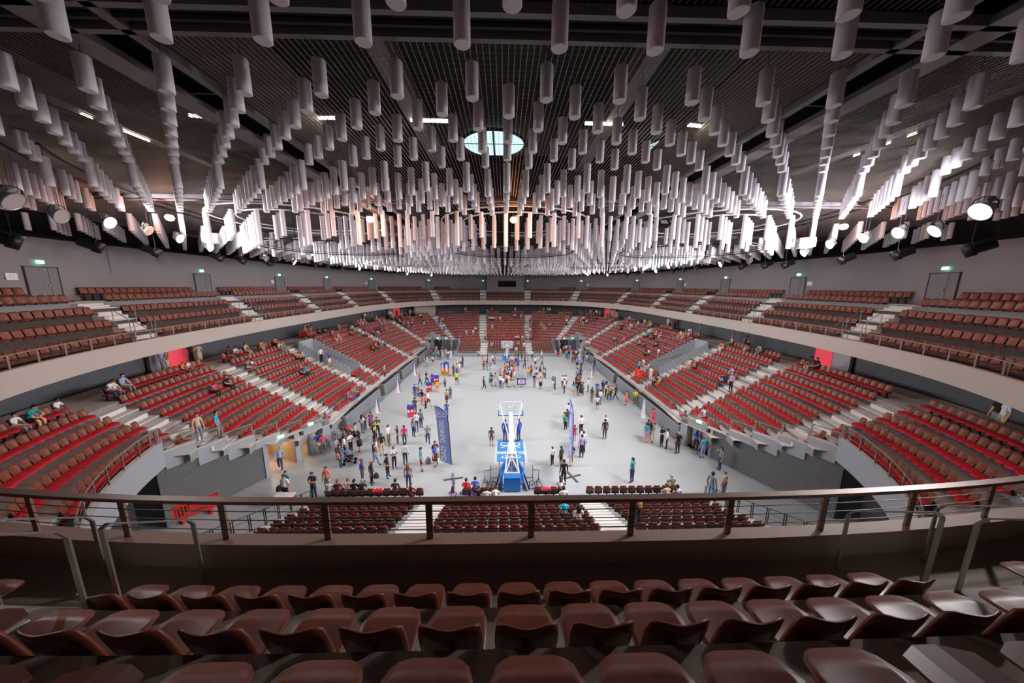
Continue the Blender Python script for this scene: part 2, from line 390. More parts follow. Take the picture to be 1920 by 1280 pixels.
# ---- louvred corner walls nearest the camera
for sg in (-1, 1):
    side = 'left' if sg < 0 else 'right'
    d = Vector((sg*.403, -.915, 0)); n = Vector((sg*.915, .403, 0))
    ML = Matrix(((d.x, n.x, 0, sg*13.7), (d.y, n.y, 0, 22.9), (0, 0, 1, 0), (0, 0, 0, 1)))
    r = empty('wall_corner_' + side, ML); tag(r, 'grey corner wall with louvred slats and stepped parapet, near %s' % side, 'wall', kind='structure')
    # stepped parapet: find where each row nose meets the wall line
    tk = []
    for k in range(1, 8):
        best = min((abs(abs(ring(sg*q*.1, LO(k))[0]) - line_x(ring(sg*q*.1, LO(k))[1])), q) for q in range(520, 740))
        x, y, _, _ = ring(sg*best[1]*.1, LO(k)); tk.append((22.9 - y)/.915)
    tk = [max(0, t) for t in tk]; tk[0] = 0
    openings = [(.6, 2.3), (2.65, 4.35)] if sg < 0 else [(.55, 2.3)]
    t_lou = 4.6 if sg < 0 else 2.5
    tops = []
    for k in range(1, 8):
        a = tk[k-1]; b = tk[k] if k < 7 else 9.2
        if b - a < .02: continue
        zt = zL(k) + .42; zb = max(2.2, zL(k) - .55); mb = MB(); mb.box(a, b, 0, .22, zb, zt); mb.box(a, b+.02, -.03, .25, zt, zt+.04, 1)
        obj('parapet', mb, [M_grey, M_conc], r); tops.append((a, b, zt, zb))
    mb = MB(); seg = [0] + [q for o in openings for q in o] + [t_lou]
    for a, b in zip(seg[0::2], seg[1::2]): mb.box(a, b, 0, .22, 0, 2.25)
    for a, b in openings: mb.box(a, b, 0, .22, 2.15, 2.25)
    obj('pier', mb, M_grey, r)
    for oi, (a, b) in enumerate(openings):
        mb = MB(); dd = 3.0
        mb.add([(a,.22,0),(b,.22,0),(b,dd,0),(a,dd,0)], [(0,1,2,3)], 1)
        mb.add([(a,.22,0),(a,dd,0),(a,dd,2.2),(a,.22,2.2)], [(0,1,2,3)]); mb.add([(b,.22,0),(b,dd,0),(b,dd,2.2),(b,.22,2.2)], [(0,3,2,1)])
        mb.add([(a,dd,0),(b,dd,0),(b,dd,2.2),(a,dd,2.2)], [(0,1,2,3)]); mb.add([(a,.22,2.2),(b,.22,2.2),(b,dd,2.2),(a,dd,2.2)], [(0,1,2,3)])
        obj('passage', mb, [M_beige_room, M_conc], r)
        ld = bpy.data.lights.new('passage_lamp', 'POINT'); ld.energy = 45; ld.color = (1, .8, .58); ld.shadow_soft_size = .15
        lo = link('passage_lamp', ld, None); lo.matrix_world = ML @ Matrix.Translation(((a+b)/2, 1.6, 1.95))
        mb = MB(); mb.cbox((0,0,0), (.36, .06, .15))
        tag(obj('exit_sign', mb, M_exit, None, M=ML @ Matrix.Translation(((a+b)/2, -.05, 2.42))), 'green exit sign over the %s doorway in the near %s wall' % (ORD[oi+1], side), 'exit sign', 'exit signs')
    if sg < 0:
        mb = MB(); mb.box(2.1, 2.28, .3, 1.6, 0, 2.1); obj('door_leaf', mb, M_wall_dark, r)
    mb = MB()
    for a, b, zt, zb in tops:
        if b > t_lou: mb.box(max(a, t_lou), b, .16, .22, 0, zb+.05)
    obj('louvre_backing', mb, M_slat_back, r)
    mb = MB()
    for a, b, zt, zb in tops:
        a = max(a, t_lou)
        if b <= a: continue
        z = .03
        while z + .05 < zb:
            mb.add([(a,.15,z),(b,.15,z),(b,.06,z+.012),(a,.06,z+.012),(b,.06,z+.05),(a,.06,z+.05),(b,.15,z+.062),(a,.15,z+.062)], [(0,1,2,3),(3,2,4,5),(5,4,6,7)])
            z += .085
    tag(obj('louvre_slats', mb, M_slat, r), kind='stuff')
    if True:                                    # railing stepping along the parapet
        rr = empty('parapet_railing', ML); tag(rr, 'steel railing stepping up above the %s louvred wall' % side, 'railing')
        for a, b, zt, zb in tops:
            if b - a < .3: continue
            for t in (a+.04, b-.04):
                mb = MB(); mb.box(t-.03, t+.03, .09, .13, zt-.35, zt+.75); obj('post', mb, M_steel, rr)
            mb = MB(); mb.box(a, b, .08, .14, zt+.72, zt+.77)
            for q in (.2, .38, .56): mb.box(a, b, .105, .115, zt+q, zt+q+.012)
            obj('rail', mb, M_steel, rr)
    # curved parapet and underside of the corner seating
    s_a = 66.5
    lo_, hi_ = sorted((sg*69.2, sg*90.0))
    mb = MB(); ring_strip(mb, [(-.9, 3.35), (-2.36, 3.35), (-2.36, 4.62), (-2.14, 4.62), (-2.14, 4.11)], lo_, hi_, .5, [1, 0, 2, 0])
    tag(obj('trim_corner_' + side, mb, [M_grey, M_wall_dark, M_step]), 'curved pale grey parapet at the near %s corner' % side, 'parapet', kind='structure')
    mb = MB(); ring_strip(mb, [(-.9, 0), (-.9, 3.4)], lo_, hi_, .7)
    tag(obj('wall_recess_' + side, mb, M_slat_back), 'dark recessed wall beneath the near %s corner seating' % side, 'wall', kind='structure')
    rr = empty('corner_railing'); tag(rr, 'curved steel railing above the near %s corner parapet' % side, 'railing')
    mb = MB(); q = [ring(sg*(69.4 + .45*i), -2.25)[:2] for i in range(28)]
    mb.tube([(x, y, 5.35) for x, y in q], .03, 6); 
    for zz in (4.85, 5.1): mb.tube([(x, y, zz) for x, y in q], .008, 4)
    obj('rail', mb, M_steel, rr)
    for i in range(0, 28, 3):
        mb = MB(); mb.bar((*q[i], 4.2), (*q[i], 5.35), .07, .02); obj('post', mb, M_steel, rr)
# a pale door frame in the recess under the left corner
x, y, _, _ = ring(-77.5, -1.0)
mb = MB(); mb.box(-.75, .75, -.05, .05, 0, 2.1); mb.box(-.85, .85, -.06, .02, 2.1, 2.2, 1); mb.box(-.85, -.75, -.06, .02, 0, 2.1, 1); mb.box(.75, .85, -.06, .02, 0, 2.1, 1)
tag(obj('door_9', mb, [M_grey, M_black], None, M=at(x, y, 0, ring_rz(-77.5))), 'pale grey door in the dark recess at near left', 'door', kind='structure')

# ---- far front railing on the court side walls, one thing per side
for sg in (-1, 1):
    side = 'left' if sg < 0 else 'right'
    rr = empty('court_railing'); tag(rr, 'steel railing along the front row above the %s court wall' % side, 'railing')
    mb = MB(); x = sg*14.58
    for z in (1.75, 1.95, 2.15): mb.bar((x, 23.2, z), (x, 56.0, z), .01, .01)
    mb.bar((x, 23.2, 2.35), (x, 56.0, 2.35), .05, .03); obj('rail', mb, M_steel, rr)
    y = 23.2
    while y < 56.1:
        mb = MB(); mb.box(x-.01, x+.01, y-.035, y+.035, 1.3, 2.35); obj('post', mb, M_steel, rr); y += 1.5

# ---- aisle stairs of the lower bowl
def stair_steps(r, s_c, w, k0, k1, per, nose, zof, m, lim_ok):
    for k in range(k0, k1+1):
        if not lim_ok(k): continue
        for i in range(per):
            o0 = nose(k) + (nose(k+1)-nose(k))*i/per; o1 = nose(k) + (nose(k+1)-nose(k))*(i+1)/per
            z1 = zof(k) + (zof(k+1)-zof(k))*i/per + .012; z0 = zof(k) - .01
            hw = w/2; mb = MB()
            p = []
            for q, o in ((-hw, o0-.03), (hw, o0-.03), (hw, o1), (-hw, o1)):
                x, y, nx, ny = ring(s_c, o); p.append((x + ny*q, y - nx*q))
            lo = min(z0, z1-.05)
            mb.add([(x, y, lo) for x, y in p] + [(x, y, z1) for x, y in p], [(4,5,6,7),(0,1,5,4),(1,2,6,5),(2,3,7,6),(3,0,4,7)])
            obj('step', mb, m, r)
al_names = {5.0: 'far centre', 15.0: 'far corner', 25.6: 'outer far corner', 35.6: 'far side', 46.6: 'beyond the sunken entrance', 50.4: 'before the sunken entrance', 58.2: 'above the louvred wall', 66.8: 'at the near corner', 76.0: 'nearest the camera'}
for sa, w in L_AISLES:
    for sg in (-1, 1):
        if sa > 70: continue
        side = 'left' if sg < 0 else 'right'
        r = empty('aisle_stairs'); tag(r, 'white stepped aisle of the lower seating, %s %s' % (side, al_names[sa]), 'stairs', 'lower aisle stairs', 'structure')
        stair_steps(r, sg*sa, w, 1, 10, 2, LO, zL, M_step, lambda k: row_ok(k, sg*sa))

# ---- upper balcony
bal = empty('floor_balcony'); tag(bal, 'curved concrete balcony terrace running all round the hall', 'balcony', kind='structure')
mb = MB(); ring_strip(mb, [(4.6, 8.38), (0, 8.25), (0, 9.15), (-.02, 9.15), (-.02, 9.2), (.16, 9.2), (.16, 9.15), (.14, 8.85)], -HALF, HALF, .8, [0, 0, 0, 1, 1, 1, 0])
fa = obj('fascia', mb, [M_fascia, mat('fascia_cap', '#b59a8a', .6)], bal); fa['label'] = 'beige curved balcony fascia'
for k in range(1, 5):
    mb = MB(); z = UPZ[k-1]
    pr = [(UR(k-1), z), (UR(k), z)] if k == 1 else [(UR(k-1), UPZ[k-2]), (UR(k-1), z-.03), (UR(k-1)-.02, z-.03), (UR(k-1)-.02, z), (UR(k), z)]
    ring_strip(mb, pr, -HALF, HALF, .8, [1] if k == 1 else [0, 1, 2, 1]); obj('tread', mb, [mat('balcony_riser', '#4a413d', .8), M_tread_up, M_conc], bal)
mb = MB(); ring_strip(mb, [(UR(4), UPZ[3]), (UR(4), LAND-.04), (UR(4), LAND), (5.3, LAND)], -HALF, HALF, .8, [0, 1, 1]); obj('landing', mb, [M_riser, M_tread_up], bal)
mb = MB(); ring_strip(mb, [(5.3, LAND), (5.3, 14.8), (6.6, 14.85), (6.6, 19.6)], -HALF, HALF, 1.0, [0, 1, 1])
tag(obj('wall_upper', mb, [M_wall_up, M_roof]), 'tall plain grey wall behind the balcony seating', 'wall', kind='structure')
for sg in (-1, 1):
    a, b = sorted((sg*4.0, sg*13.6)); mb = MB(); ring_strip(mb, [(5.22, LAND), (5.22, 14.8)], a, b, .8)
    tag(obj('wall_inset_' + ('left' if sg < 0 else 'right'), mb, M_door_up), 'darker grey wall panel %s of the control room' % ('left' if sg < 0 else 'right'), 'wall', kind='structure')
# control room
r = empty('control_room'); tag(r, 'pale control room box with black window at the far end', 'control room', kind='structure')
mb = MB(); ring_strip(mb, [(5.2, 10.9), (3.75, 10.9), (3.75, 14.85), (5.2, 14.85)], -4.05, 4.05, .7); obj('wall_front', mb, M_wall_up, r)
for sx in (-4.05, 4.05):
    mb = MB(); p = [ring(sx, 3.75)[:2], ring(sx, 5.3)[:2]]; mb.add([(*p[0], 10.9), (*p[1], 10.9), (*p[1], 14.85), (*p[0], 14.85)], [(0,1,2,3)]); obj('wall_side', mb, M_wall_up, r)
a = on_y(934, 532, RCY+RB+3.7); b = on_y(967.6, 532, RCY+RB+3.7)
mb = MB(); mb.box(a.x, b.x, RCY+RB+3.66, RCY+RB+3.72, 12.1, 13.45); obj('window', mb, M_glass_dk, r)
mb = MB()
for x0, x1, z0, z1 in ((a.x-.08, b.x+.08, 12.02, 12.1), (a.x-.08, b.x+.08, 13.45, 13.53), (a.x-.08, a.x, 12.1, 13.45), (b.x, b.x+.08, 12.1, 13.45)): mb.box(x0, x1, RCY+RB+3.62, RCY+RB+3.74, z0, z1)
obj('window_frame', mb, M_wall_up, r)
# doors of the balcony, one at the head of each aisle
dn = 10
for i, sa in enumerate(U_AISLES):
    for sg in (-1, 1):
        s_ = sg*sa; dn += 1
        if sa > 75: continue
        x, y, _, _ = ring(s_, 5.24); rz = ring_rz(s_)
        r = empty('door_%d' % dn, at(x, y, LAND, rz)); tag(r, 'grey double door at the head of the %s balcony aisle on the %s, counted from the far end' % (ORD[i+1], 'left' if sg < 0 else 'right'), 'door', kind='structure')
        mb = MB(); mb.box(-.25, .72, -.03, .03, 0, 1.86); obj('door_leaf', mb, M_door_up, r)
        mb = MB(); mb.box(-.72, -.28, -.03, .03, 0, 1.86); obj('door_leaf', mb, M_door_up, r)
        mb = MB(); mb.box(-.77, -.74, -.03, .05, 0, 1.93); mb.box(.74, .77, -.03, .05, 0, 1.93); mb.box(-.8, .8, -.03, .06, 1.88, 1.93); mb.box(-.275, -.255, 0, .035, 0, 1.86); obj('door_frame', mb, M_frame, r)
        mb = MB(); mb.box(-.2, -.12, .03, .09, .82, .98); mb.box(-.1, .1, .07, .1, .88, .92); obj('door_handle', mb, M_steel, r)
        mb = MB(); mb.box(-.18, .1, .03, .08, 1.77, 1.82); obj('door_closer', mb, M_steel, r)
        mb = MB(); mb.cbox((0, .05, 0), (.32, .06, .16)); mb.box(-.17, .17, 0, .05, .08, .1, 1)
        tag(obj('exit_sign', mb, [M_exit, M_white], None, M=at(x, y, LAND+2.17, rz)), 'green lit exit sign over the %s balcony door on the %s, from the far end' % (ORD[i+1], 'left' if sg < 0 else 'right'), 'exit sign', 'exit signs')
        if (i + (sg > 0)) % 2 == 0:
            mb = MB(); mb.box(-.24, .24, 0, .03, -.17, .17); mb.box(-.1, .1, .03, .034, -.07, .07, 1); mb.box(-.08, .08, .034, .036, -.05, .05)
            q = s_ + sg*1.15; xx, yy, _, _ = ring(q, 5.27)
            tag(obj('wall_notice', mb, [M_paper, mat('notice_frame', '#b9b3c4', .8)], None, M=at(xx, yy, LAND+1.35, ring_rz(q))), 'white wall notice beside the %s balcony door on the %s, from the far end' % (ORD[i+1], 'left' if sg < 0 else 'right'), 'notice', 'wall notices')
# thin conduit on the left wall
mb = MB(); x, y, _, _ = ring(-60.2, 5.26); mb.tube([(x, y, 13.0), (x, y, 13.9), (x, y, 14.8)], .012, 5)
tag(obj('wall_conduit', mb, M_door_up), 'thin vertical cable conduit on the left upper wall', 'conduit')

# aisle stairs of the balcony
def uz(k): return UPZ[k-1] if k <= 4 else LAND
for i, sa in enumerate(U_AISLES):
    for sg in (-1, 1):
        r = empty('balcony_stairs'); near = sa > 85
        tag(r, 'pale stepped balcony aisle, %s from the far end on the %s' % (ORD[i+1], 'left' if sg < 0 else 'right'), 'stairs', 'balcony aisle stairs', 'structure')
        stair_steps(r, sg*sa, 2*u_half(sa)-.04, 1, 4, 3, lambda k: UR(k) if k < 5 else UR(4)+.05, lambda k: uz(k+1) if k < 4 else LAND, M_step, lambda k: k < 4)
        stair_steps(r, sg*sa, 2*u_half(sa)-.04, 0, 0, 3, lambda k: UR(0)+.55 if k == 0 else UR(1), lambda k: UPZ[0] if k == 0 else UPZ[1], M_step, lambda k: True)
        # hooped handrails at both edges
        for e in (-1, 1):
            h = empty('aisle_handrail'); 
            tag(h, 'hooped flat handrails, %s edge of %s balcony aisle from far end, %s' % ('far' if e*sg*(-1) > 0 else 'near', ORD[i+1], 'left' if sg < 0 else 'right'), 'handrail', 'balcony handrails')
            for (oa, za, ta, ob, zb, tb) in ((.3, UPZ[0], 9.66, 1.0, UPZ[0]+.35, 10.2), (1.2, UPZ[1]-.1, 10.3, 1.9, UPZ[1]+.35, 10.85)):
                x, y, nx, ny = ring(sg*sa, oa); x2, y2, _, _ = ring(sg*sa, ob); q = e*(u_half(sa)-.02)
                A = Vector((x + ny*q, y - nx*q, za)); B = Vector((x2 + ny*q, y2 - nx*q, zb))
                mb = MB(); TA, TB = Vector((A.x, A.y, ta)), Vector((B.x, B.y, tb)); d_ = (TB-TA).normalized()*.06
                pts = [A, TA-Vector((0, 0, .05)), TA+d_, TB-d_, TB-Vector((0, 0, .05)), B]
                for a_, b_ in zip(pts, pts[1:]): mb.bar(a_, b_, .05, .014, up=(nx, ny, 0.001))
                obj('hoop', mb, M_steel, h)

# balcony railing
rr = empty('balcony_railing'); tag(rr, 'brown metal balcony railing with flat posts running round the hall', 'railing')
mb = MB(); ring_strip(mb, [(.02, 9.7), (.02, 9.745), (.11, 9.745), (.11, 9.7), (.02, 9.7)], -HALF, HALF, .6); obj('top_rail', mb, M_rail, rr)
for zz in (9.33, 9.46, 9.58):
    mb = MB(); ring_strip(mb, [(.066, zz), (.066, zz+.008), (.074, zz+.008), (.074, zz), (.066, zz)], -HALF, HALF, .6); obj('rail_cable', mb, M_net_dk, rr)
npost = 148; pm = MB(); pm.box(-.04, .04, -.012, .012, -.42, .58); pm.box(-.02, .02, -.012, .03, -.42, -.3); pmesh = pm.mesh('post', M_rail)
for i in range(npost):
    s_ = -HALF - .04 + RL*i/npost
    x, y, _, _ = ring(s_, .06); o = link('post', pmesh, rr, at(x, y, 9.12, ring_rz(s_)))

# red lit door openings of the concourse
for i, (u, v, nm) in enumerate(((326, 662, 'near left'), (1550, 663, 'near right'), (741, 575, 'far left'), (1142, 577, 'far right'))):
    s_, x, y, z = ring_s(u, v, 4.5)
    r = empty('door_%d' % (i+40), at(x, y, 5.95, ring_rz(s_))); tag(r, 'concourse doorway with red-lit panel at the %s under the balcony' % nm, 'doorway', kind='structure')
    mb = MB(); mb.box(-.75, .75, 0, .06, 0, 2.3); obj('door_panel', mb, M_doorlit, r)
    mb = MB(); e = 1 if u < 960 else -1; a, b = sorted((e*.8, e*2.3)); mb.box(a, b, 0, .05, 0, 2.3); obj('door_leaf', mb, mat('pale_door', '#a9a5b2', .6), r)
    mb = MB(); a, b = sorted((e*2.3, e*2.5)); mb.box(a, b, 0, .2, 0, 2.3); obj('door_frame', mb, M_beam_dk, r)
# pale pier beside the far left concourse opening
for sg in (-1, 1):
    mb = MB(); a, b = sorted((sg*14.2, sg*18.4)); ring_strip(mb, [(4.4, 5.95), (2.6, 5.95), (2.6, 8.35)], a, b, .6)
    if sg < 0: tag(obj('wall_pier', mb, M_fascia), 'pale plaster pier on the far left concourse', 'wall', kind='structure')
# ================================================================ ceiling
ZG = 16.35                                                # wire grid
mb = MB(); mb.box(-40, 40, -20, 95, 19.6, 19.9); tag(obj('ceiling', mb, M_roof), 'dark roof deck high above the wire grid', 'ceiling', kind='structure')
def inside(x, y, o):
    q = (abs(x)/(RA+o))**RN + (abs(y-RCY)/(RB+o))**RN
    return q < 1
BEAMS_Y = [5.6, 15.9, 26.2, 36.5, 46.8, 57.1, 67.4]
def half_width(y, o):
    t = 1 - (abs(y-RCY)/(RB+o))**RN
    return (RA+o)*t**(1/RN) if t > 0 else 0
def half_len(x, o):
    t = 1 - (abs(x)/(RA+o))**RN
    return (RB+o)*t**(1/RN) if t > 0 else 0
ys = [-1.8] + BEAMS_Y + [76]
gi = 0
bay_words = ['over the balcony nearest the camera', 'in the second bay', 'in the third bay', 'in the fourth bay', 'in the fifth bay', 'in the sixth bay', 'in the seventh bay', 'in the farthest bay']
for bi, (ya, yb) in enumerate(zip(ys, ys[1:])):
    ya += .32; yb -= .32
    near = bi < 3
    mb = MB(); t = .0045 if bi < 2 else .006; px = .112 if bi < 2 else (.2 if bi < 4 else .4); py = .15 if bi < 2 else (.3 if bi < 4 else .6)
    hw = max(half_width(ya, 6), half_width(yb, 6), 1)
    x = -int(hw/px)*px
    while x < hw:
        if not (6.1 < abs(x) < 7.5):
            hl = half_len(x, 6); a, b = max(ya, RCY-hl), min(yb, RCY+hl)
            if b > a: mb.add([(x-t,a,ZG),(x+t,a,ZG),(x+t,b,ZG),(x-t,b,ZG),(x,a,ZG+.025),(x,b,ZG+.025)], [(0,1,2,3),(0,3,5,4),(1,4,5,2)])
        x += px
    y = ya; mbx = MB()
    while y < yb:
        h = half_width(y, 6)
        for a, b in ((-h, -7.5), (-6.1, 6.1), (7.5, h)):
            if b > a: mbx.add([(a,y-t,ZG+.02),(b,y-t,ZG+.02),(b,y+t,ZG+.02),(a,y+t,ZG+.02)], [(0,1,2,3)])
        y += py
    g_ = obj('ceiling_grid', mb, M_mesh); tag(obj('cross_wires', mbx, M_mesh_dk, g_), kind='stuff')
    tag(g_, 'open wire ceiling grid %s' % bay_words[bi], 'ceiling grid', 'wire ceiling grids', 'stuff')
for i, y in enumerate(BEAMS_Y):
    h = half_width(y, 6)
    r = empty('ceiling_beam', at(0, y, 0)); tag(r, 'dark transverse roof beam, %s from the camera' % ORD[i+1], 'beam', 'transverse roof beams', 'structure')
    mb = MB(); mb.box(-h, h, -.26, .26, 16.35, 18.2); obj('web', mb, M_beam_dk, r)
    mb = MB(); mb.box(-h, h, .2, .3, 16.2, 16.35); obj('flange', mb, M_beam, r)
    mb = MB(); mb.box(-h, h, -.3, -.2, 16.2, 16.35); obj('flange', mb, M_beam, r)
    mb = MB(); mb.tube([(-h, 0, 16.25), (h, 0, 16.25)], .05, 6); obj('pipe', mb, M_beam_dk, r)
for sg in (-1, 1):
    r = empty('ceiling_girder'); tag(r, 'long grey roof girder running to the far end, %s of centre' % ('left' if sg < 0 else 'right'), 'girder', kind='structure')
    for x0, x1, z0, z1, m in ((7.0, 7.5, 16.2, 16.32, M_beam), (6.12, 6.3, 16.2, 16.32, M_beam), (6.3, 7.0, 17.2, 18.4, M_beam_dk), (7.2, 7.3, 16.3, 18.2, M_beam_dk), (6.18, 6.24, 16.3, 18.2, M_beam)):
        a, b = sorted((sg*x0, sg*x1)); mb = MB(); mb.box(a, b, -2, 76, z0, z1); obj('flange' if z1-z0 < .2 else 'web', mb, m, r)
    for y in np.arange(2.5, 74, 5.15):
        mb = MB(); a, b = sorted((sg*6.25, sg*7.1)); mb.prism([(a, 16.3), (b, 16.3), ((a+b)/2, 16.62)], .06, M=Matrix.Translation((0, float(y), 0))); obj('gusset', mb, M_black, r)
# rafters above the grid
for i, x in enumerate((-20, -13.4, -3.2, 3.2, 13.4, 20)):
    mb = MB(); mb.box(x-.14, x+.14, -2, 76, 17.6, 18.3); mb.box(x-.22, x+.22, -2, 76, 17.55, 17.6)
    tag(obj('ceiling_rafter', mb, M_beam), 'grey lengthwise rafter above the grid, %s from the left' % ORD[i+1], 'rafter', 'lengthwise rafters', 'structure')
# skylights
SKYL = [(926, 270, 1.5, 'round skylight above the centre, nearest the camera'), (655, 270, .9, 'small skylight left of the central one'), (1256, 275, 1.2, 'skylight right of the central one'), (1240, 406, 1.3, 'small distant skylight right of centre'), (928, 440, 1.2, 'small distant skylight behind the hanging loudspeaker')]
for i, (u, v, rad, lab) in enumerate(SKYL):
    p = on_z(u, v, 19.45); r = empty('ceiling_skylight', at(p.x, p.y, 19.45)); tag(r, lab, 'skylight', 'roof skylights', 'structure')
    for q in range(4):
        mb = MB(); pts = [(.05, .05)] + [(.05+rad*math.cos(t), .05+rad*math.sin(t)) for t in np.linspace(0, math.pi/2, 8)]
        c, s_ = [(1,0),(0,1),(-1,0),(0,-1)][q]
        mb.add([(x*c - y*s_, x*s_ + y*c, 0) for x, y in pts], [tuple(range(len(pts)))]); obj('pane', mb, M_sky, r)
    mb = MB(); mb.tube([((rad+.1)*math.cos(t), (rad+.1)*math.sin(t), -.02) for t in np.linspace(0, 2*math.pi, 25)[:-1]], .07, 6, closed=True); obj('rim', mb, M_beam_dk, r)
# fluorescent battens
FLUO = [((593, 222), (632, 222)), ((770, 226), (845, 228)), ((1097, 232), (1168, 234)), ((1290, 235), (1330, 239)), ((355, 217), (386, 220)), ((226, 243), (280, 264)), ((1641, 278), (1668, 267)), ((1600, 292), (1612, 289)), ((152, 214), (172, 222)), ((1702, 256), (1718, 250))]
for i, (a, b) in enumerate(FLUO):
    A, B = on_z(*a, 17.5), on_z(*b, 17.5); r = empty('fluorescent_lamp', at(*((A+B)/2))); c = (A+B)/2
    tag(r, 'lit fluorescent batten seen through the wire grid, %s from the left' % ORD[sorted(range(len(FLUO)), key=lambda q: FLUO[q][0][0]).index(i)+1], 'fluorescent lamp', 'fluorescent battens')
    mb = MB(); mb.tube([A-c, B-c], .035, 8); obj('tube', mb, M_fluo, r)
    mb = MB(); mb.bar(A-c+Vector((0,0,.07)), B-c+Vector((0,0,.07)), .12, .05); obj('housing', mb, M_white, r)
    for e in (A-c, B-c):
        mb = MB(); mb.tube([e+Vector((0,0,.08)), e+Vector((0,0,.7))], .008, 4); obj('hanger', mb, M_cable, r)

# ---- hanging white tubes on their diagonal lattice
lit_l = [(203, 417), (335, 447), (391, 464), (551, 492), (622, 484), (650, 493), (673, 503), (728, 504), (746, 506), (763, 513), (808, 516)]
lit_r = [(1856, 425), (1755, 433), (1688, 436), (1622, 446), (1558, 458), (1510, 474), (1352, 497), (1284, 490), (1255, 500), (1231, 508), (1178, 509), (1140, 516), (1103, 514)]
off_l = [(12, 395), (112, 405), (276, 432), (499, 487), (578, 482)]
off_r = [(1405, 494), (1325, 489), (1206, 511)]
BL = [(22, 452), (178, 463), (288, 473), (410, 484), (452, 489), (503, 494), (512, 485), (590, 495), (612, 500), (640, 503), (700, 508), (716, 510), (1822, 468), (1684, 478), (1583, 487), (1474, 497), (1436, 498), (1392, 500), (1306, 502), (1282, 507), (1262, 509), (1197, 513), (1176, 516)]
KEEP = [(*ring_s(u, v, -2.6)[1:3], .16) for u, v in lit_l + lit_r + off_l + off_r] + [(*ring_s(u, v, -1.6)[1:3], .12) for u, v in BL] + [(*ring_s(u, v, -3.4)[1:3], .8) for u, v in ((395, 447), (1512, 456))] + [(on_y(1243, 420, 19.0).x, 19.0, .3)]
HOOPS = [(.4, 25.6, 4.7), (-12.6, 24.2, 4.7), (13.6, 24.6, 4.8), (.4, 41.5, 3.3), (-12.5, 41, 4.6), (12.5, 41.5, 4.6)]
TP, TQ = 1.3, .672; X0a, X0b = -.21, .44; Y0 = 6.15
tubes = []
row = -9
while True:
    y = Y0 + (row-2)*TQ; row_i = row; row += 1
    if y > 75: break
    if y < 2.4: continue
    if any(abs(y-b) < .34 for b in BEAMS_Y): continue
    ph = X0a if row_i % 2 else X0b
    if y < 10.5: zb, L_ = 15.40 + .045*(y-4.2)/TQ*1.0, .54
    elif y < 15.6: zb, L_ = 15.30 + .04*(y-10.8)/TQ, .86
    elif y < 17.0: continue
    else: zb, L_ = 14.85, 1.3
    for j in range(-22, 23):
        x = ph + TP*j
        if not inside(x, y, 4.6): continue
        if any(math.hypot(x-a_, y-b_) < q_+.17 for a_, b_, q_ in HOOPS): continue
        if any((x-a_)**2 + (y-b_)**2 < q_ for a_, b_, q_ in KEEP): continue
        if abs(x-.1) < 1.6 and abs(y-52) < .7 or abs(x+.25) < .75 and abs(y-24) < .75: continue
        if y > 17 and not inside(x, y, -3.4): z_, l_ = 15.02, .86
        else: z_, l_ = (zb - .45, 1.75) if (y > 17 and (j + row_i//2) % 2) else (zb, L_)
        tubes.append((x, y, z_ + random.uniform(-.012, .012), l_, row_i, j))
def tube_mesh(L_, n, rr=.112):
    m_ = MB(); m_.lathe([(rr-.012, .0), (rr, .012), (rr, L_-.01), (rr-.01, L_)], n); return m_
info = []
for t in tubes:
    u, v, zc = pix((t[0], t[1], t[2]+t[3]/2)); 
    vis = -40 < u < 1960 and -60 < v < 1280
    info.append((1/zc if vis else -1, t))
info.sort(key=lambda q: -q[0])
big = [t for w, t in info[:300]]; rest = [t for w, t in info[300:]]
tm = {L_: tube_mesh(L_, 20).mesh('ceiling_tube', M_tube, True) for L_ in (.54, .86, 1.3, 1.75)}
for me in tm.values():
    for p in me.polygons:
        if len(p.vertices) > 4: p.use_smooth = False
cm = {}
bl = {}
for x, y, zb, L_, ri, j in sorted(big, key=lambda t: (t[1], t[0])): bl.setdefault(ri, []).append((x, y, zb, L_))
for n_, ri in enumerate(sorted(bl)):
    for i, (x, y, zb, L_) in enumerate(bl[ri]):
        o = link('ceiling_tube', tm[L_], None, at(x, y, zb))
        tag(o, '%s white hanging tube, %s row from the camera, %s from the left' % ('short' if L_ < .7 else 'medium' if L_ < 1 else 'long', ordw(n_+1), ordw(i+1)), 'ceiling tube', 'white tubes hanging from the ceiling grid')
        if L_ not in cm:
            c = MB(); c.tube([(0, 0, L_), (0, 0, L_+.35)], .006, 4); cm[L_] = c.mesh('cable', M_cable)
        link('cable', cm[L_], o)
mb = MB()
for x, y, zb, L_, ri, j in rest:
    n = 10; vs_ = []; rr = .112
    for z in (zb, zb+L_):
        for q in range(n): vs_.append((x+rr*math.cos(2*math.pi*q/n), y+rr*math.sin(2*math.pi*q/n), z))
    mb.add(vs_, [(q, (q+1) % n, (q+1) % n+n, q+n) for q in range(n)] + [tuple(range(n-1, -1, -1)), tuple(range(n, 2*n))])
tag(obj('ceiling_tube_field', mb, M_tube), 'dense field of white hanging tubes over the far hall', 'ceiling tubes', 'white tubes hanging from the ceiling grid', 'stuff')

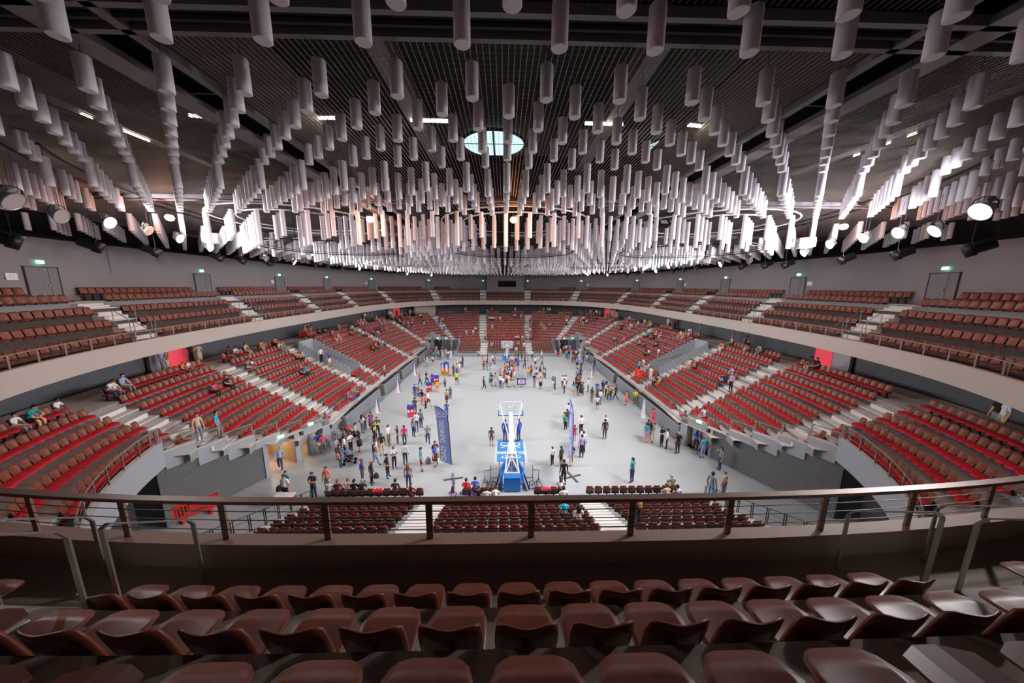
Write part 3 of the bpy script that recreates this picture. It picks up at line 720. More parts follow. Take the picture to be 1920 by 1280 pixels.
# ---- circular light trusses
RINGS = [(.4, 25.6, 4.7, 14.92, 'black hoop truss hanging over the centre, nearest'), (-12.6, 24.2, 4.7, 14.92, 'black hoop truss hanging on the left'), (13.6, 24.6, 4.8, 14.92, 'black hoop truss hanging on the right'),
         (.4, 41.5, 3.3, 14.92, 'small black hoop truss far in the centre'), (-12.5, 41, 4.6, 14.9, 'far left black hoop truss'), (12.5, 41.5, 4.6, 14.9, 'far right black hoop truss')]
for x, y, rad, z, lab in RINGS:
    r = empty('hoop_truss', at(x, y, z)); tag(r, lab, 'truss', 'black hoop trusses')
    for zz, rr in ((0, .035), (.14, .02)):
        mb = MB(); mb.tube([(rad*math.cos(t), rad*math.sin(t), zz) for t in np.linspace(0, 2*math.pi, 49)[:-1]], rr, 6, closed=True); obj('hoop', mb, M_black, r)
    for t in np.arange(0, 2*math.pi, math.pi/4):
        mb = MB(); mb.tube([(rad*math.cos(t), rad*math.sin(t), 0), (rad*math.cos(t), rad*math.sin(t), 1.5)], .022, 5); obj('hanger', mb, M_black, r)
# grey service rings above, just below the grid
for x, y, rad, lab in ((.4, 21, 4.6, 'pale curved pipe ring under the grid over the centre'), (12.8, 21, 4.6, 'pale curved pipe ring under the grid on the right'), (-12.8, 21, 4.6, 'pale curved pipe ring under the grid on the left')):
    r = empty('pipe_ring', at(x, y, 16.2)); tag(r, lab, 'pipe ring', 'curved pipe rings')
    for q in (rad, rad*.72):
        mb = MB(); mb.tube([(q*math.cos(t), q*math.sin(t), 0) for t in np.linspace(0, 2*math.pi, 41)[:-1]], .04, 6, closed=True); obj('pipe', mb, M_white, r)
# grey disc hanging far left
mb = MB(); mb.lathe([(4.2, 0), (4.3, .03), (4.3, .08), (4.2, .1)], 40)
p = on_z(766, 496, 14.75); tag(obj('ceiling_disc', mb, mat('grey_disc', '#b9b7b8', .8), None, M=at(p.x, p.y, 14.75)), 'flat pale grey disc hanging in the far left ceiling', 'disc')
# central loudspeaker cluster
c0 = on_y(944, 450, 24.0); r = empty('loudspeaker_cluster', at(c0.x, 24, c0.z)); tag(r, 'dark brown loudspeaker box hanging above the court centre', 'loudspeaker')
mb = MB(); mb.box(-.52, .52, -.5, .5, -.48, .48); obj('cabinet', mb, mat('speaker_brown', '#2a1a18', .6), r)
for i in range(5):
    mb = MB(); mb.box(-.46, .46, -.53, -.49, -.42+i*.18, -.3+i*.18); obj('grille', mb, M_dark, r)
mb = MB(); mb.box(-.56, .56, -.04, .04, .48, .54)
for sx in (-.4, .4): mb.tube([(sx, 0, .5), (sx, 0, 1.6)], .01, 4)
obj('hanger', mb, M_black, r)
# technical gantry in the far centre
r = empty('ceiling_gantry', at(.1, 52, 0)); tag(r, 'dark technical gantry in the far centre of the ceiling', 'gantry')
for q in range(7):
    mb = MB(); mb.box(-1.3+q*.4, -1.22+q*.4, -.2, .2, 14.6, 16.3); obj('upright', mb, M_black, r)
mb = MB(); mb.box(-1.4, 1.4, -.3, .3, 14.5, 14.62); mb.box(-1.4, 1.4, -.3, .3, 15.5, 15.58); obj('platform', mb, M_black, r)

# ---- floodlights on the lighting ring
def frame_to(d):
    d = Vector(d).normalized(); x = d.cross(Vector((0,0,1))).normalized(); y = x.cross(d)
    return Matrix(((x.x, y.x, -d.x, 0), (x.y, y.y, -d.y, 0), (x.z, y.z, -d.z, 0), (0,0,0,1)))     # local -Z looks along d
fm = {}
def flood_meshes():
    a = MB(); a.lathe([(.05, .30), (.09, .28), (.13, .2), (.22, .05), (.25, 0), (.25, -.03), (.235, -.03), (.235, .0)], 18)
    b = MB(); b.lathe([(.0, -.012), (.23, -.012), (.23, -.004), (0, -.004)], 18)
    c = MB(); c.tube([(-.28, 0, .04), (-.28, .14, .12), (-.2, .28, .16), (0, .32, .18), (.2, .28, .16), (.28, .14, .12), (.28, 0, .04)], .016, 6)
    d = MB(); d.box(-.07, .07, .12, .26, .14, .3)
    e = MB(); e.tube([(0, 0, 0), (0, 0, 1.0)], .008, 4); e.tube([(.18, 0, 0), (.18, 0, 1.0)], .006, 4)
    return a, b, c, d, e
_a, _b, _c, _d, _e = flood_meshes()
fm = dict(dish=_a.mesh('reflector', M_alu, True), on=_b.mesh('lens', M_lens), off=_b.mesh('lens', M_lens_off), yoke=_c.mesh('yoke', M_black, True), gear=_d.mesh('ballast', M_alu), cable=_e.mesh('cable', M_cable))
TARGET = Vector((0, 33, 0))
count = {}
for lst, lit, side in ((lit_l, 1, 'left'), (lit_r, 1, 'right'), (off_l, 0, 'left'), (off_r, 0, 'right')):
    for i, (u, v) in enumerate(sorted(lst, key=lambda q: q[0])):
        s_, x, y, z = ring_s(u, v, -2.6); z = min(max(z, 14.3), 15.5)
        P = Vector((x, y, z))
        tgt = Vector((-x*random.choice((.1, .3, .75, .9)) + random.uniform(-2, 2), (y+5 if y < 30 else 12 + (y-8)*.8) + random.uniform(-2, 4), 1))
        r = empty('floodlight', Matrix.Translation(P)); 
        tag(r, '%s round floodlight on the %s, %s of its row from the left' % ('bright lit' if lit else 'unlit', side, ORD[i+1]), 'floodlight', 'floodlights of the lighting ring')
        Mx = frame_to(tgt - P); link('reflector', fm['dish'], r, Mx); link('lens', fm['on' if lit else 'off'], r, Mx); link('yoke', fm['yoke'], r, Mx); link('ballast', fm['gear'], r, Mx)
        link('cable', fm['cable'], r, Matrix.Translation((0, 0, .25)))
        if lit:
            ld = bpy.data.lights.new('floodlight_beam', 'SPOT'); ld.energy = FLOOD_W*4; ld.color = FLOOD_COL; ld.spot_size = R(108); ld.spot_blend = 1.; ld.shadow_soft_size = .24
            lo = link('floodlight_beam', ld, None); lo.matrix_world = Matrix.Translation(P + (tgt-P).normalized()*.06) @ Mx
            ld = bpy.data.lights.new('floodlight_spill', 'SPOT'); ld.energy = FLOOD_W*SPILL*(1 if y < 45 else .3); ld.color = (.96, .94, 1); ld.shadow_soft_size = .3; ld.spot_size = R(168); ld.spot_blend = .5
            dv = Vector((0, max(42, y+6) if y < 50 else 36, z+.3)) - P
            lo = link('floodlight_spill', ld, None); lo.matrix_world = Matrix.Translation(P + dv.normalized()*.3) @ frame_to(dv)
# orange warm lamps
for i, (u, v, yy) in enumerate(((318, 408, 16.5), (694, 411, 16.5), (963, 412, 16.5), (1582, 425, 16.5))):
    p = on_y(u, v, yy); r = empty('orange_lamp', Matrix.Translation(p)); tag(r, 'glowing orange pendant lamp, %s from the left' % ORD[i+1], 'lamp', 'orange pendant lamps')
    mb = MB(); mb.lathe([(.0, -.15), (.13, -.11), (.18, 0), (.13, .11), (0, .15)], 14); obj('globe', mb, M_lens_or, r, True)
    mb = MB(); mb.lathe([(.06, .08), (.08, .12), (.08, .24), (.02, .28)], 12); mb.tube([(0, 0, .25), (0, 0, .9)], .008, 4); obj('cap', mb, M_black, r)
    ld = bpy.data.lights.new('orange_lamp_light', 'POINT'); ld.energy = 50; ld.color = (1, .5, .25); ld.shadow_soft_size = .16
    lo = link('orange_lamp_light', ld, None); lo.matrix_world = Matrix.Translation(p + Vector((0, -.05, -.25)))
# unlit square floodlight right of centre
p = on_y(1243, 420, 19.0); r = empty('square_floodlight', Matrix.Translation(p)); tag(r, 'square black floodlight hanging right of centre, unlit', 'floodlight')
mb = MB(); mb.box(-.3, .3, -.12, .12, -.2, .2); mb.box(-.34, .34, -.16, -.1, -.24, .24); obj('housing', mb, M_black, r, M=Matrix.Rotation(R(-35), 4, 'X'))
mb = MB(); mb.box(-.2, .2, -.175, -.165, -.13, .13); obj('lens', mb, M_lens_off, r, M=Matrix.Rotation(R(-35), 4, 'X'))
mb = MB(); mb.tube([(-.32, 0, 0), (-.32, 0, .3), (.32, 0, .3), (.32, 0, 0)], .015, 5); mb.tube([(0, 0, .3), (0, 0, 1.2)], .01, 4); obj('yoke', mb, M_black, r)
# black barrel projectors near the wall
barrel = MB(); barrel.lathe([(.11, .55), (.18, .52), (.19, .12), (.24, .1), (.24, -.16), (.19, -.16), (.19, -.02), (0, -.02)], 16)
bmesh_ = barrel.mesh('barrel', M_black, True)
iris = MB(); iris.lathe([(.08, -.03), (.17, -.06), (.17, -.03), (.08, -.02)], 14); imesh = iris.mesh('iris_ring', mat('iris_grey', '#4a4a4e', .4, metal=.3))
yk = MB(); yk.tube([(-.2, 0, .1), (-.2, .25, .1), (.2, .25, .1), (.2, 0, .1)], .016, 5); ymesh = yk.mesh('yoke', M_black)
for side, lst in (('left', [q for q in BL if q[0] < 960]), ('right', [q for q in BL if q[0] > 960])):
    for i, (u, v) in enumerate(sorted(lst)):
        s_, x, y, z = ring_s(u, v, -1.6); P = Vector((x, y, z)); r = empty('barrel_spotlight', Matrix.Translation(P)); Mx = frame_to(Vector((0, 34, 2)) - P)
        tag(r, 'black barrel spotlight below the %s lighting ring, %s from the left' % (side, ORD[i+1]), 'spotlight', 'black barrel spotlights')
        link('barrel', bmesh_, r, Mx); link('iris_ring', imesh, r, Mx); link('yoke', ymesh, r, Mx)
        mb = MB(); mb.tube([(0, 0, .2), (0, 0, 1.2)], .012, 4); obj('hanger', mb, M_black, r)
# pale loudspeakers
for u, v, side in ((395, 447, 'left'), (1512, 456, 'right')):
    s_, x, y, z = ring_s(u, v, -3.4); e = 1 if side == 'left' else -1
    r = empty('loudspeaker', at(x, y, z, ring_rz(s_)+e*R(20))); tag(r, 'pale grey wedge loudspeaker hanging on the %s among floodlights' % side, 'loudspeaker')
    mb = MB(); mb.prism([(-.55, -.25), (.55, -.25), (.6, .1), (.45, .28), (-.45, .28), (-.6, .1)], .7); obj('cabinet', mb, mat('speaker_white', '#cfcdd0', .5), r)
    mb = MB(); mb.prism([(-.5, -.2), (.5, -.2), (.54, .08), (-.54, .08)], .03, M=Matrix.Translation((0, .37, 0))); obj('grille', mb, mat('grille_grey', '#a9aab0', .7), r)
    for sx in (-.4, .4):
        mb = MB(); mb.tube([(sx, 0, .28), (sx, 0, 1.2)], .012, 4); obj('hanger', mb, M_black, r)
# lighting ring truss
mb = MB(); mb2 = MB()
for o, z in ((-2.2, 16.26), (-3.0, 16.26), (-2.6, 16.6)):
    ring_strip(mb, [(o-.03, z-.03), (o+.03, z-.03), (o+.03, z+.03), (o-.03, z+.03), (o-.03, z-.03)], -76, 76, 1.2)
tag(obj('lighting_truss', mb, M_black), 'black curved lighting truss carrying the floodlights', 'truss')
# ================================================================ seats
def sheet(mb, fn, nx, ny, off, m=0):
    """closed curved panel: fn(u in -1..1, v in 0..1) -> point, off = thickness vector"""
    k = nx+1; A = [fn(-1 + 2*i/nx, j/ny) for j in range(ny+1) for i in range(nx+1)]
    B = [(p[0]+off[0], p[1]+off[1], p[2]+off[2]) for p in A]; n = len(A); fs = []
    for j in range(ny):
        for i in range(nx):
            a = j*k+i; fs.append((a, a+1, a+k+1, a+k)); fs.append((n+a, n+a+k, n+a+k+1, n+a+1))
    edge = [i for i in range(nx+1)] + [j*k+nx for j in range(1, ny+1)] + [ny*k+i for i in range(nx-1, -1, -1)] + [j*k for j in range(ny-1, 0, -1)]
    for a, b in zip(edge, edge[1:]+edge[:1]): fs.append((a, n+a, n+b, b))
    return mb.add(A+B, fs, m)
def f_back(u, v): 
    return (u*.19*(1+.06*v-.10*v**6), .13 - .10*v + .055*u*u, .38 + .42*v - .035*abs(u)**5*v - .012*(1-abs(u))*v)
def f_pan(u, v):
    return (u*(.20+.012*v)*(1-.18*v**8), .12 + .40*v - .05*abs(u)**4*v, .425 + .018*u*u - .03*v**3)
def f_fold(u, v): return (u*.195*(1-.15*v**8), .225 - .05*v + .045*u*u, .40 + .36*v - .03*abs(u)**5*v)
def seat_meshes(nx, ny):
    b = MB(); sheet(b, f_back, nx, ny, (0, .018, .004)); p = MB(); sheet(p, f_pan, nx, ny, (0, 0, -.016))
    q = MB(); sheet(q, f_pan, nx, ny, (0, 0, -.055)); k = MB(); k.box(-.035, .035, 0, .3, .33, .405); k.box(-.03, .03, .02, .12, .36, .5)
    l = MB(); l.box(-.03, .03, .1, .17, 0, .38); l.box(-.22, .22, .1, .16, .33, .39); l.box(-.05, .05, .0, .3, 0, .02)
    return b, p, q, k, l
HB, HP, HQ, HK, HL = seat_meshes(10, 4)
HBW = MB(); sheet(HBW, lambda u, v: (f_back(u, v)[0]*1.2, f_back(u, v)[1], .36 + (f_back(u, v)[2]-.38)*.9), 10, 4, (0, .018, .004)); HF = MB(); sheet(HF, f_fold, 10, 4, (0, .02, .0)); HFL = MB(); sheet(HFL, f_fold, 3, 1, (0, .02, 0))
def m_(mb, name, mt, sm=True): return mb.mesh(name, mt, sm)
SM = {'upper': [('seat_pan', m_(HP, 'seat_pan', M_wood)), ('backrest', m_(HB, 'backrest', M_wood)), ('bracket', m_(HK, 'bracket', M_bracket, False))],
      'lower': [('seat_pan', m_(HQ, 'seat_pan', M_red)), ('backrest', m_(HB, 'backrest', M_wood)), ('bracket', m_(HK, 'bracket', M_bracket, False))],
      'tele': [('seat_pan', m_(HF, 'seat_pan', M_wood_or)), ('backrest', m_(HBW, 'backrest', M_wood_dk)), ('bracket', m_(HK, 'bracket', M_bracket, False))]}
PED = m_(HL, 'pedestal', M_bracket, False)
SEATS = []       # dicts
def add_seat(kind, x, y, z, rz, block, row, ped=False):
    SEATS.append(dict(kind=kind, x=x, y=y, z=z, rz=rz, block=block, row=row, ped=ped, busy=False))
side_w = {-1: 'left', 1: 'right'}
U_BLK = ['far centre balcony block', 'second', 'third', 'fourth', 'fifth', 'sixth', 'seventh', 'eighth', 'ninth', 'tenth']
ub = [-a for a in reversed(U_AISLES)] + U_AISLES
def u_range(k):
    out = []
    for a, b in zip(ub, ub[1:]): out.append((a+u_half(a)+.02, b-u_half(b)-.02))
    out.append((U_AISLES[-1]+.64, RL-U_AISLES[-1]-.64))
    return out
def u_block_name(c):
    if abs(c) > HALF-3 or c > HALF-3: return 'foreground balcony block'
    if abs(c) < 4: return 'far centre balcony block'
    i = sum(1 for a in U_AISLES if a < abs(c)); return '%s balcony block %s of far centre' % (ORD[i], side_w[-1 if c < 0 else 1])
for k in range(1, 5):
    for a, b in u_range(k):
        c = (a+b)/2; nm = u_block_name(c)
        if abs(c) < 4 and k == 4: continue
        ps = row_positions(UR(k)-.25, a, b, .462)
        if nm.startswith('foreground'): ps = [HALF-(-.16+.46*j) for j in range(8, -9, -1)]
        for s_ in ps:
            x, y, _, _ = ring(s_, UR(k)); add_seat('upper', x, y, UPZ[k-1], ring_rz(s_), nm, k)
for a, b in u_range(5):
    c = (a+b)/2
    if abs(c) < 13 or abs(c) > 80 and c < HALF-20 or c > 80: continue
    for s_ in row_positions(4.95, a+.35, b-.35, .462):
        x, y, _, _ = ring(s_, 5.15); add_seat('upper', x, y, LAND, ring_rz(s_), u_block_name(c), 5, True)
# the two half top rows beside the inset wall
for sg in (-1, 1):
    a, b = sorted((sg*13.6, sg*10.9))
    for s_ in row_positions(4.95, a, b, .462):
        x, y, _, _ = ring(s_, 5.1); add_seat('upper', x, y, LAND, ring_rz(s_), u_block_name(sg*12), 5, True)
# lower bowl
la = sorted([sg*a for a, w in L_AISLES for sg in (-1, 1)]); lw = dict(L_AISLES)
L_NAMES = {0: 'far centre block', 1: 'far block', 2: 'far corner block', 3: 'far side block', 4: 'side block beyond the sunken entrance', 5: 'small block below the sunken entrance', 6: 'side block before the sunken entrance', 7: 'block above the louvred wall', 8: 'near corner block', 9: 'nearest corner block'}
def l_name(c):
    i = sum(1 for a, w in L_AISLES if a < abs(c))
    return 'far centre block' if i == 0 else '%s %s' % (side_w[-1 if c < 0 else 1], L_NAMES[i])
lr = [(a + lw[abs(a)]/2 + .03, b - lw[abs(b)]/2 - .03) for a, b in zip(la, la[1:])] + [(76.8, 86), (-86, -76.8)]
for k in range(1, 11):
    for a, b in lr:
        c = (a+b)/2
        if abs(abs(c)-48.5) < 1.5 and k >= 4: continue
        for s_ in row_positions(LO(k+1)-.25, a, b, .46):
            if not (row_ok(k, s_-.25) and row_ok(k, s_+.25)): continue
            x, y, _, _ = ring(s_, LO(k+1))
            if abs(s_) > 66 and y < 9: continue
            add_seat('lower', x, y, zL(k), ring_rz(s_), l_name(c), k)
for a, b in lr:                                           # pedestal seats on the concourse
    c = (a+b)/2; w = b-a
    if abs(abs(c)-48.5) < 1.5 or abs(c) > 84: continue
    parts = [(a, a+w*.36), (b-w*.36, b)] if abs(c) < 50 else [(a+.2, b-.2)] if abs(c) > 60 else [(a, a+w*.45), (b-w*.4, b)]
    for a_, b_ in parts:
        for s_ in row_positions(LO(11)+.45, a_, b_, .46):
            x, y, _, _ = ring(s_, LO(11)+.75); add_seat('lower', x, y, zL(11), ring_rz(s_), l_name(c), 11, True)
# telescopic stands: near one (seats look away from the camera) and far one
N_BLK = [(-10.45, -5.05, 'left'), (-3.4, 3.75, 'centre'), (5.25, 10.75, 'right')]
NROW = 9
def n_y(i): return 15.43 - .83*i
def n_z(i): return .02 + .355*i
for i in range(NROW):
    for a, b, nm in N_BLK:
        n = int((b-a)/.462)
        for j in range(n): add_seat('tele', a + (b-a)*(j+.5)/n, n_y(i), n_z(i), 0., '%s block of the near stand' % nm, i+2)
for a, b, nm in ((-10.6, -4.95, 'left'), (-2.75, -.75, 'centre left'), (1.45, 3.3, 'centre right'), (4.5, 10.0, 'right')):
    n = int((b-a)/.462)
    for j in range(n): add_seat('tele', a + (b-a)*(j+.5)/n, 16.3, 0., 0., '%s floor row before the near stand' % nm, 1, True)
F_BLK = [(-8.5, -4.7, 'left'), (-3.3, 3.6, 'centre'), (4.9, 8.7, 'right')]
def f_y(i): return 54.1 + .9*(i+1)
def f_z(i): return .42 + .25*i
for i in range(5):
    for a, b, nm in F_BLK:
        n = int((b-a)/.462)
        for j in range(n): add_seat('tele_far', a + (b-a)*(j+.5)/n, f_y(i), f_z(i), math.pi, '%s block of the far stand' % nm, i+1)

# steps and decks of the two telescopic stands
r = empty('near_stand'); tag(r, 'grey telescopic stand with white aisle steps below the balcony', 'stand')
for i in range(NROW):
    mb = MB(); mb.box(-11.4, 11.7, n_y(i), n_y(i)+.83, max(0, n_z(i)-.2), n_z(i)); obj('deck', mb, M_riser, r)
    mb = MB(); mb.box(-11.4, 11.7, n_y(i)-.03, n_y(i), n_z(i), n_z(i)+.355); obj('riser_board', mb, M_riser, r)
    for a, b in ((-5.0, -3.45), (3.8, 5.2), (-11.35, -10.5), (10.8, 11.65)):
        for h in range(2):
            mb = MB(); mb.box(a, b, n_y(i) + .415 - .415*h, n_y(i) + .83 - .415*h, n_z(i), n_z(i) + .01 + .178*h); yq = n_y(i) + .83 - .415*h; mb.box(a, b, yq-.05, yq+.004, n_z(i), n_z(i) + .014 + .178*h, 1); obj('step', mb, [M_step, M_riser], r)
for sx, nm in ((-11.45, 'left'), (11.75, 'right')):
    rr = empty('stand_railing'); tag(rr, 'thin black railing along the %s edge of the near stand' % nm, 'railing')
    pts = [(sx, n_y(i)+.3, n_z(i)) for i in range(-1, NROW)]
    for i, p in enumerate(pts):
        for d in (-.05, .05):
            mb = MB(); mb.bar((p[0], p[1]+d, p[2]-.1), (p[0], p[1]+d, p[2]+.95), .04, .012); obj('post', mb, M_black, rr)
    mb = MB()
    for q in (.95, .7, .45, .2): mb.tube([(p[0], p[1], p[2]+q) for p in pts], .016 if q > .9 else .006, 5)
    obj('rail', mb, M_black, rr)
r = empty('far_stand'); tag(r, 'far telescopic stand with grey base under five seat rows', 'stand')
for i in range(5):
    mb = MB(); mb.box(-8.8, 9.0, f_y(i)-.9, f_y(i) if i < 4 else 61.6, 0 if i == 0 else f_z(i)-.22, f_z(i)); obj('deck', mb, M_riser if i else M_grey, r)
    for a, b in ((-4.65, -3.35), (3.65, 4.85)):
        for h in range(2):
            mb = MB(); mb.box(a, b, f_y(i) - .9 + .45*h, f_y(i) - .45 + .45*h, f_z(i), f_z(i) + .012 + .125*h); obj('step', mb, M_step, r)
for sx in (-8.75, 8.95):
    mb = MB(); mb.bar((sx, 54.2, .5), (sx, 59.4, 2.4), .04, .06); mb.bar((sx, 54.2, 0), (sx, 54.2, 1.4), .04, .04); mb.bar((sx, 54.2, 1.4), (sx, 59.4, 3.0), .03, .04); obj('side_rail', mb, M_grey, r)
mb = MB(); mb.box(-5.7, 6, 58.7, 61.7, 1.3, 1.4); obj('landing', mb, M_conc, r)

# choose the seats that show largest, build them as objects; the rest joins one mesh per kind
for q in SEATS:
    u, v, zc = pix((q['x'], q['y'], q['z']+.5)); q['u'], q['v'], q['zc'] = u, v, zc
    q['vis'] = zc > .05 and -200 < u < 2120 and -20 < v < 2600
def occluded(q):                                          # under or behind the balcony edge in front of the camera
    return q['kind'] != 'upper' and q['v'] > 1020 and 300 < q['u'] < 1640
def place_seat(q, lab, group):
    r = empty({'upper': 'wooden_chair', 'lower': 'cushioned_chair', 'tele': 'folding_chair', 'tele_far': 'folding_chair'}[q['kind']], at(q['x'], q['y'], q['z'], q['rz'])); tag(r, lab, 'seat', group)
    for nm, me in SM['tele' if q['kind'] == 'tele_far' else q['kind']]:
        if nm == 'bracket' and q['ped']: link('pedestal', PED, r)
        else: link(nm, me, r)
LOW = {}
def low_parts(ped):
    b, p, q2, k, l = seat_meshes(3, 1); return b, p, q2, k, (l if ped else k)
for kind, group, adj in (('upper', 'wooden balcony seats', 'brown wooden'), ('lower', 'red cushioned seats of the lower bowl', 'red cushioned'), ('tele', 'seats of the near telescopic stand', 'dark brown'), ('tele_far', 'seats of the far telescopic stand', 'brown')):
    L_ = [q for q in SEATS if q['kind'] == kind]
    vis = sorted([q for q in L_ if q['vis'] and not occluded(q)], key=lambda q: q['zc'])
    cap = 300 if kind != 'tele_far' else 0
    big = vis[:cap]; ids = set(id(q) for q in big)
    rows = {}
    for q in L_: rows.setdefault((q['block'], q['row']), []).append(q)
    for key, rw in rows.items():
        rw.sort(key=lambda q: q['u'] if q['zc'] > 0 else q['x']); n = 0
        for q in [t for t in rw if id(t) in ids]:
            n += 1
            place_seat(q, '%s seat, row %s, %s from left, %s' % (adj, ['', 'one', 'two', 'three', 'four', 'five', 'six', 'seven', 'eight', 'nine', 'ten', 'eleven'][q['row']], ordw(n), q['block']), group)
    mb_v, mb_f, mb_m = [], [], []
    b, p, q2, kk, ll = seat_meshes(3, 1)
    cache = {}
    for ped in (False, True):
        t = MB()
        for src, mi in ((HFL if 'tele' in kind else q2 if kind != 'upper' else p, 0), (b, 1), (ll if ped else kk, 2)): t.add(src.v, src.f, mi)
        cache[ped] = (np.array(t.v), t.f, t.m)
    off = 0
    for q in L_:
        if id(q) in ids or not q['vis'] and kind != 'upper' or q['zc'] < -3: continue
        V, Fs, Ms = cache[q['ped']]; c, s_ = math.cos(q['rz']), math.sin(q['rz'])
        P = np.empty_like(V); P[:, 0] = q['x'] + V[:, 0]*c - V[:, 1]*s_; P[:, 1] = q['y'] + V[:, 0]*s_ + V[:, 1]*c; P[:, 2] = q['z'] + V[:, 2]
        mb_v.append(P); mb_f.extend([tuple(i+off for i in f) for f in Fs]); mb_m.extend(Ms); off += len(V)
    if mb_v:
        me = bpy.data.meshes.new('seat_rows'); me.from_pydata(np.concatenate(mb_v).tolist(), [], mb_f)
        for mm in ((M_wood if kind in ('upper', 'tele_far') else M_wood_or if kind == 'tele' else M_red), (M_wood_dk if kind == 'tele' else M_wood), M_bracket): me.materials.append(mm)
        me.polygons.foreach_set('material_index', mb_m); me.update()
        nm = {'upper': ('balcony_seat_rows', 'rows of brown wooden seats round the far balcony'), 'lower': ('lower_seat_rows', 'rows of red cushioned seats filling the lower bowl'), 'tele': ('near_stand_seat_rows', 'remaining dark seats of the near telescopic stand'), 'tele_far': ('far_stand_seat_rows', 'five rows of brown seats on the far stand')}[kind]
        tag(link(nm[0], me), nm[1], 'seats', group, 'stuff')
print('seats', {k: sum(1 for q in SEATS if q['kind'] == k) for k in ('upper', 'lower', 'tele', 'tele_far')}, 't', round(time.time()-_T0, 1))
# ================================================================ things on the court
def text_mesh(body, size, m, ext=.004):
    cu = bpy.data.curves.new('text', 'FONT'); cu.body = body; cu.size = size; cu.extrude = ext; cu.align_x = 'CENTER'; cu.align_y = 'CENTER'; cu.offset = .02*size
    o = bpy.data.objects.new('text', cu); COL.objects.link(o)
    dg = bpy.context.evaluated_depsgraph_get(); me = bpy.data.meshes.new_from_object(o.evaluated_get(dg))
    bpy.data.objects.remove(o); me.materials.clear(); me.materials.append(m); me.name = 'lettering'; return me
def hoop(x, yb, rz, lab):
    r = empty('basketball_hoop', at(x, yb, 0, rz)); tag(r, lab, 'basketball hoop', 'portable basketball hoops')
    mb = MB(); mb.box(-.5, .5, 0, .42, .05, .92); mb.box(-.52, .52, -.02, .44, .9, .96); obj('counterweight_padding', mb, M_blue, r)
    for s in (-1, 1):
        mb = MB(); P = [(.62*s, .35), (.72*s, 1.0), (.42*s, 2.0), (.22*s, 2.6)]
        for (xa, ya), (xb, yb_) in zip(P, P[1:]): mb.bar((xa, ya, .5), (xb, yb_, .5), .09, .84)
        obj('side_padding', mb, M_blue, r)
        mb = MB(); mb.bar((.44*s, .5, .95), (.16*s, 2.3, 2.05), .07, .07); mb.bar((.44*s, .5, .1), (.44*s, .5, .98), .08, .08); mb.bar((.42*s, .55, .95), (-.1*s, 1.7, 1.65), .05, .05); obj('lattice_strut', mb, M_whitepaint, r)
        mb = MB(); mb.tube([(.82*s, 4.72, 3.86), (.14*s, 2.5, 2.1)], .028, 8); obj('tie_rod', mb, M_whitepaint, r)
        for w in (.5, 2.3):
            mb = MB(); mb.lathe([(.09, -.03), (.09, .03)], 12, M=Matrix.Translation((.3*s, w, .09)) @ Matrix.Rotation(R(90), 4, 'Y')); obj('wheel', mb, M_black, r)
    mb = MB(); mb.box(-.6, .6, .3, 2.4, .08, .2); obj('chassis', mb, M_whitepaint, r)
    mb = MB(); mb.bar((-.46, .5, .95), (.46, .5, .95), .08, .1); mb.bar((-.3, 1.35, 1.5), (.3, 1.35, 1.5), .06, .06); mb.bar((0, .5, .3), (0, 1.5, 1.5), .05, .05); obj('cross_bar', mb, M_whitepaint, r)
    mb = MB(); mb.bar((0, 1.6, 1.55), (0, 4.35, 3.2), .3, .26); mb.bar((0, 2.2, .2), (0, 2.5, 2.1), .26, .2); obj('arm', mb, M_whitepaint, r)
    mb = MB(); mb.bar((0, 3.7, 2.65), (0, 4.6, 3.0), .34, .3); mb.bar((0, 4.55, 2.45), (0, 4.55, 3.05), .3, .2); obj('arm_padding', mb, M_blue, r)
    mb = MB(); mb.box(-.1, .1, 1.3, 1.6, .9, 1.1); obj('hydraulic_unit', mb, M_black, r)
    b = MB(); b.box(-.88, .88, 4.77, 4.785, 2.92, 3.93); bb = obj('backboard', b, M_glass, r)
    mb = MB()
    for x0, x1, z0, z1 in ((-.9, .9, 3.89, 3.95), (-.9, .9, 2.9, 2.96), (-.9, -.84, 2.9, 3.95), (.84, .9, 2.9, 3.95), (-.3, .3, 3.5, 3.55), (-.3, .3, 3.08, 3.13), (-.3, -.25, 3.08, 3.55), (.25, .3, 3.08, 3.55)): mb.box(x0, x1, 4.755, 4.80, z0, z1)
    obj('white_border', mb, M_whitepaint, bb)
    mb = MB(); mb.box(-.93, .93, 4.73, 4.83, 2.86, 2.92); mb.box(-.93, -.88, 4.73, 4.83, 2.86, 3.28); mb.box(.88, .93, 4.73, 4.83, 2.86, 3.28); obj('edge_padding', mb, M_blue, bb)
    mb = MB(); mb.tube([(.225*math.cos(t), 5.16+.225*math.sin(t), 3.05) for t in np.linspace(0, 2*math.pi, 21)[:-1]], .014, 6, closed=True); mb.box(-.12, .12, 4.8, 4.95, 3.0, 3.06); rm = obj('rim', mb, M_orange, r)
    mb = MB()
    for q in range(10):
        t = 2*math.pi*q/10; t2 = t + .5
        mb.tube([(.22*math.cos(t), 5.16+.22*math.sin(t), 3.04), (.17*math.cos(t2), 5.16+.17*math.sin(t2), 2.85), (.12*math.cos(t), 5.16+.12*math.sin(t), 2.62)], .006, 4)
        mb.tube([(.22*math.cos(t), 5.16+.22*math.sin(t), 3.04), (.17*math.cos(t-.5), 5.16+.17*math.sin(t-.5), 2.85), (.12*math.cos(t), 5.16+.12*math.sin(t), 2.62)], .006, 4)
    obj('net', mb, M_net, rm)
    return r
hoop(.2, 17.05, 0, 'blue and white portable basketball hoop nearest the camera, seen from behind')
hoop(.2, 52.15, math.pi, 'blue and white portable basketball hoop before the far stand')
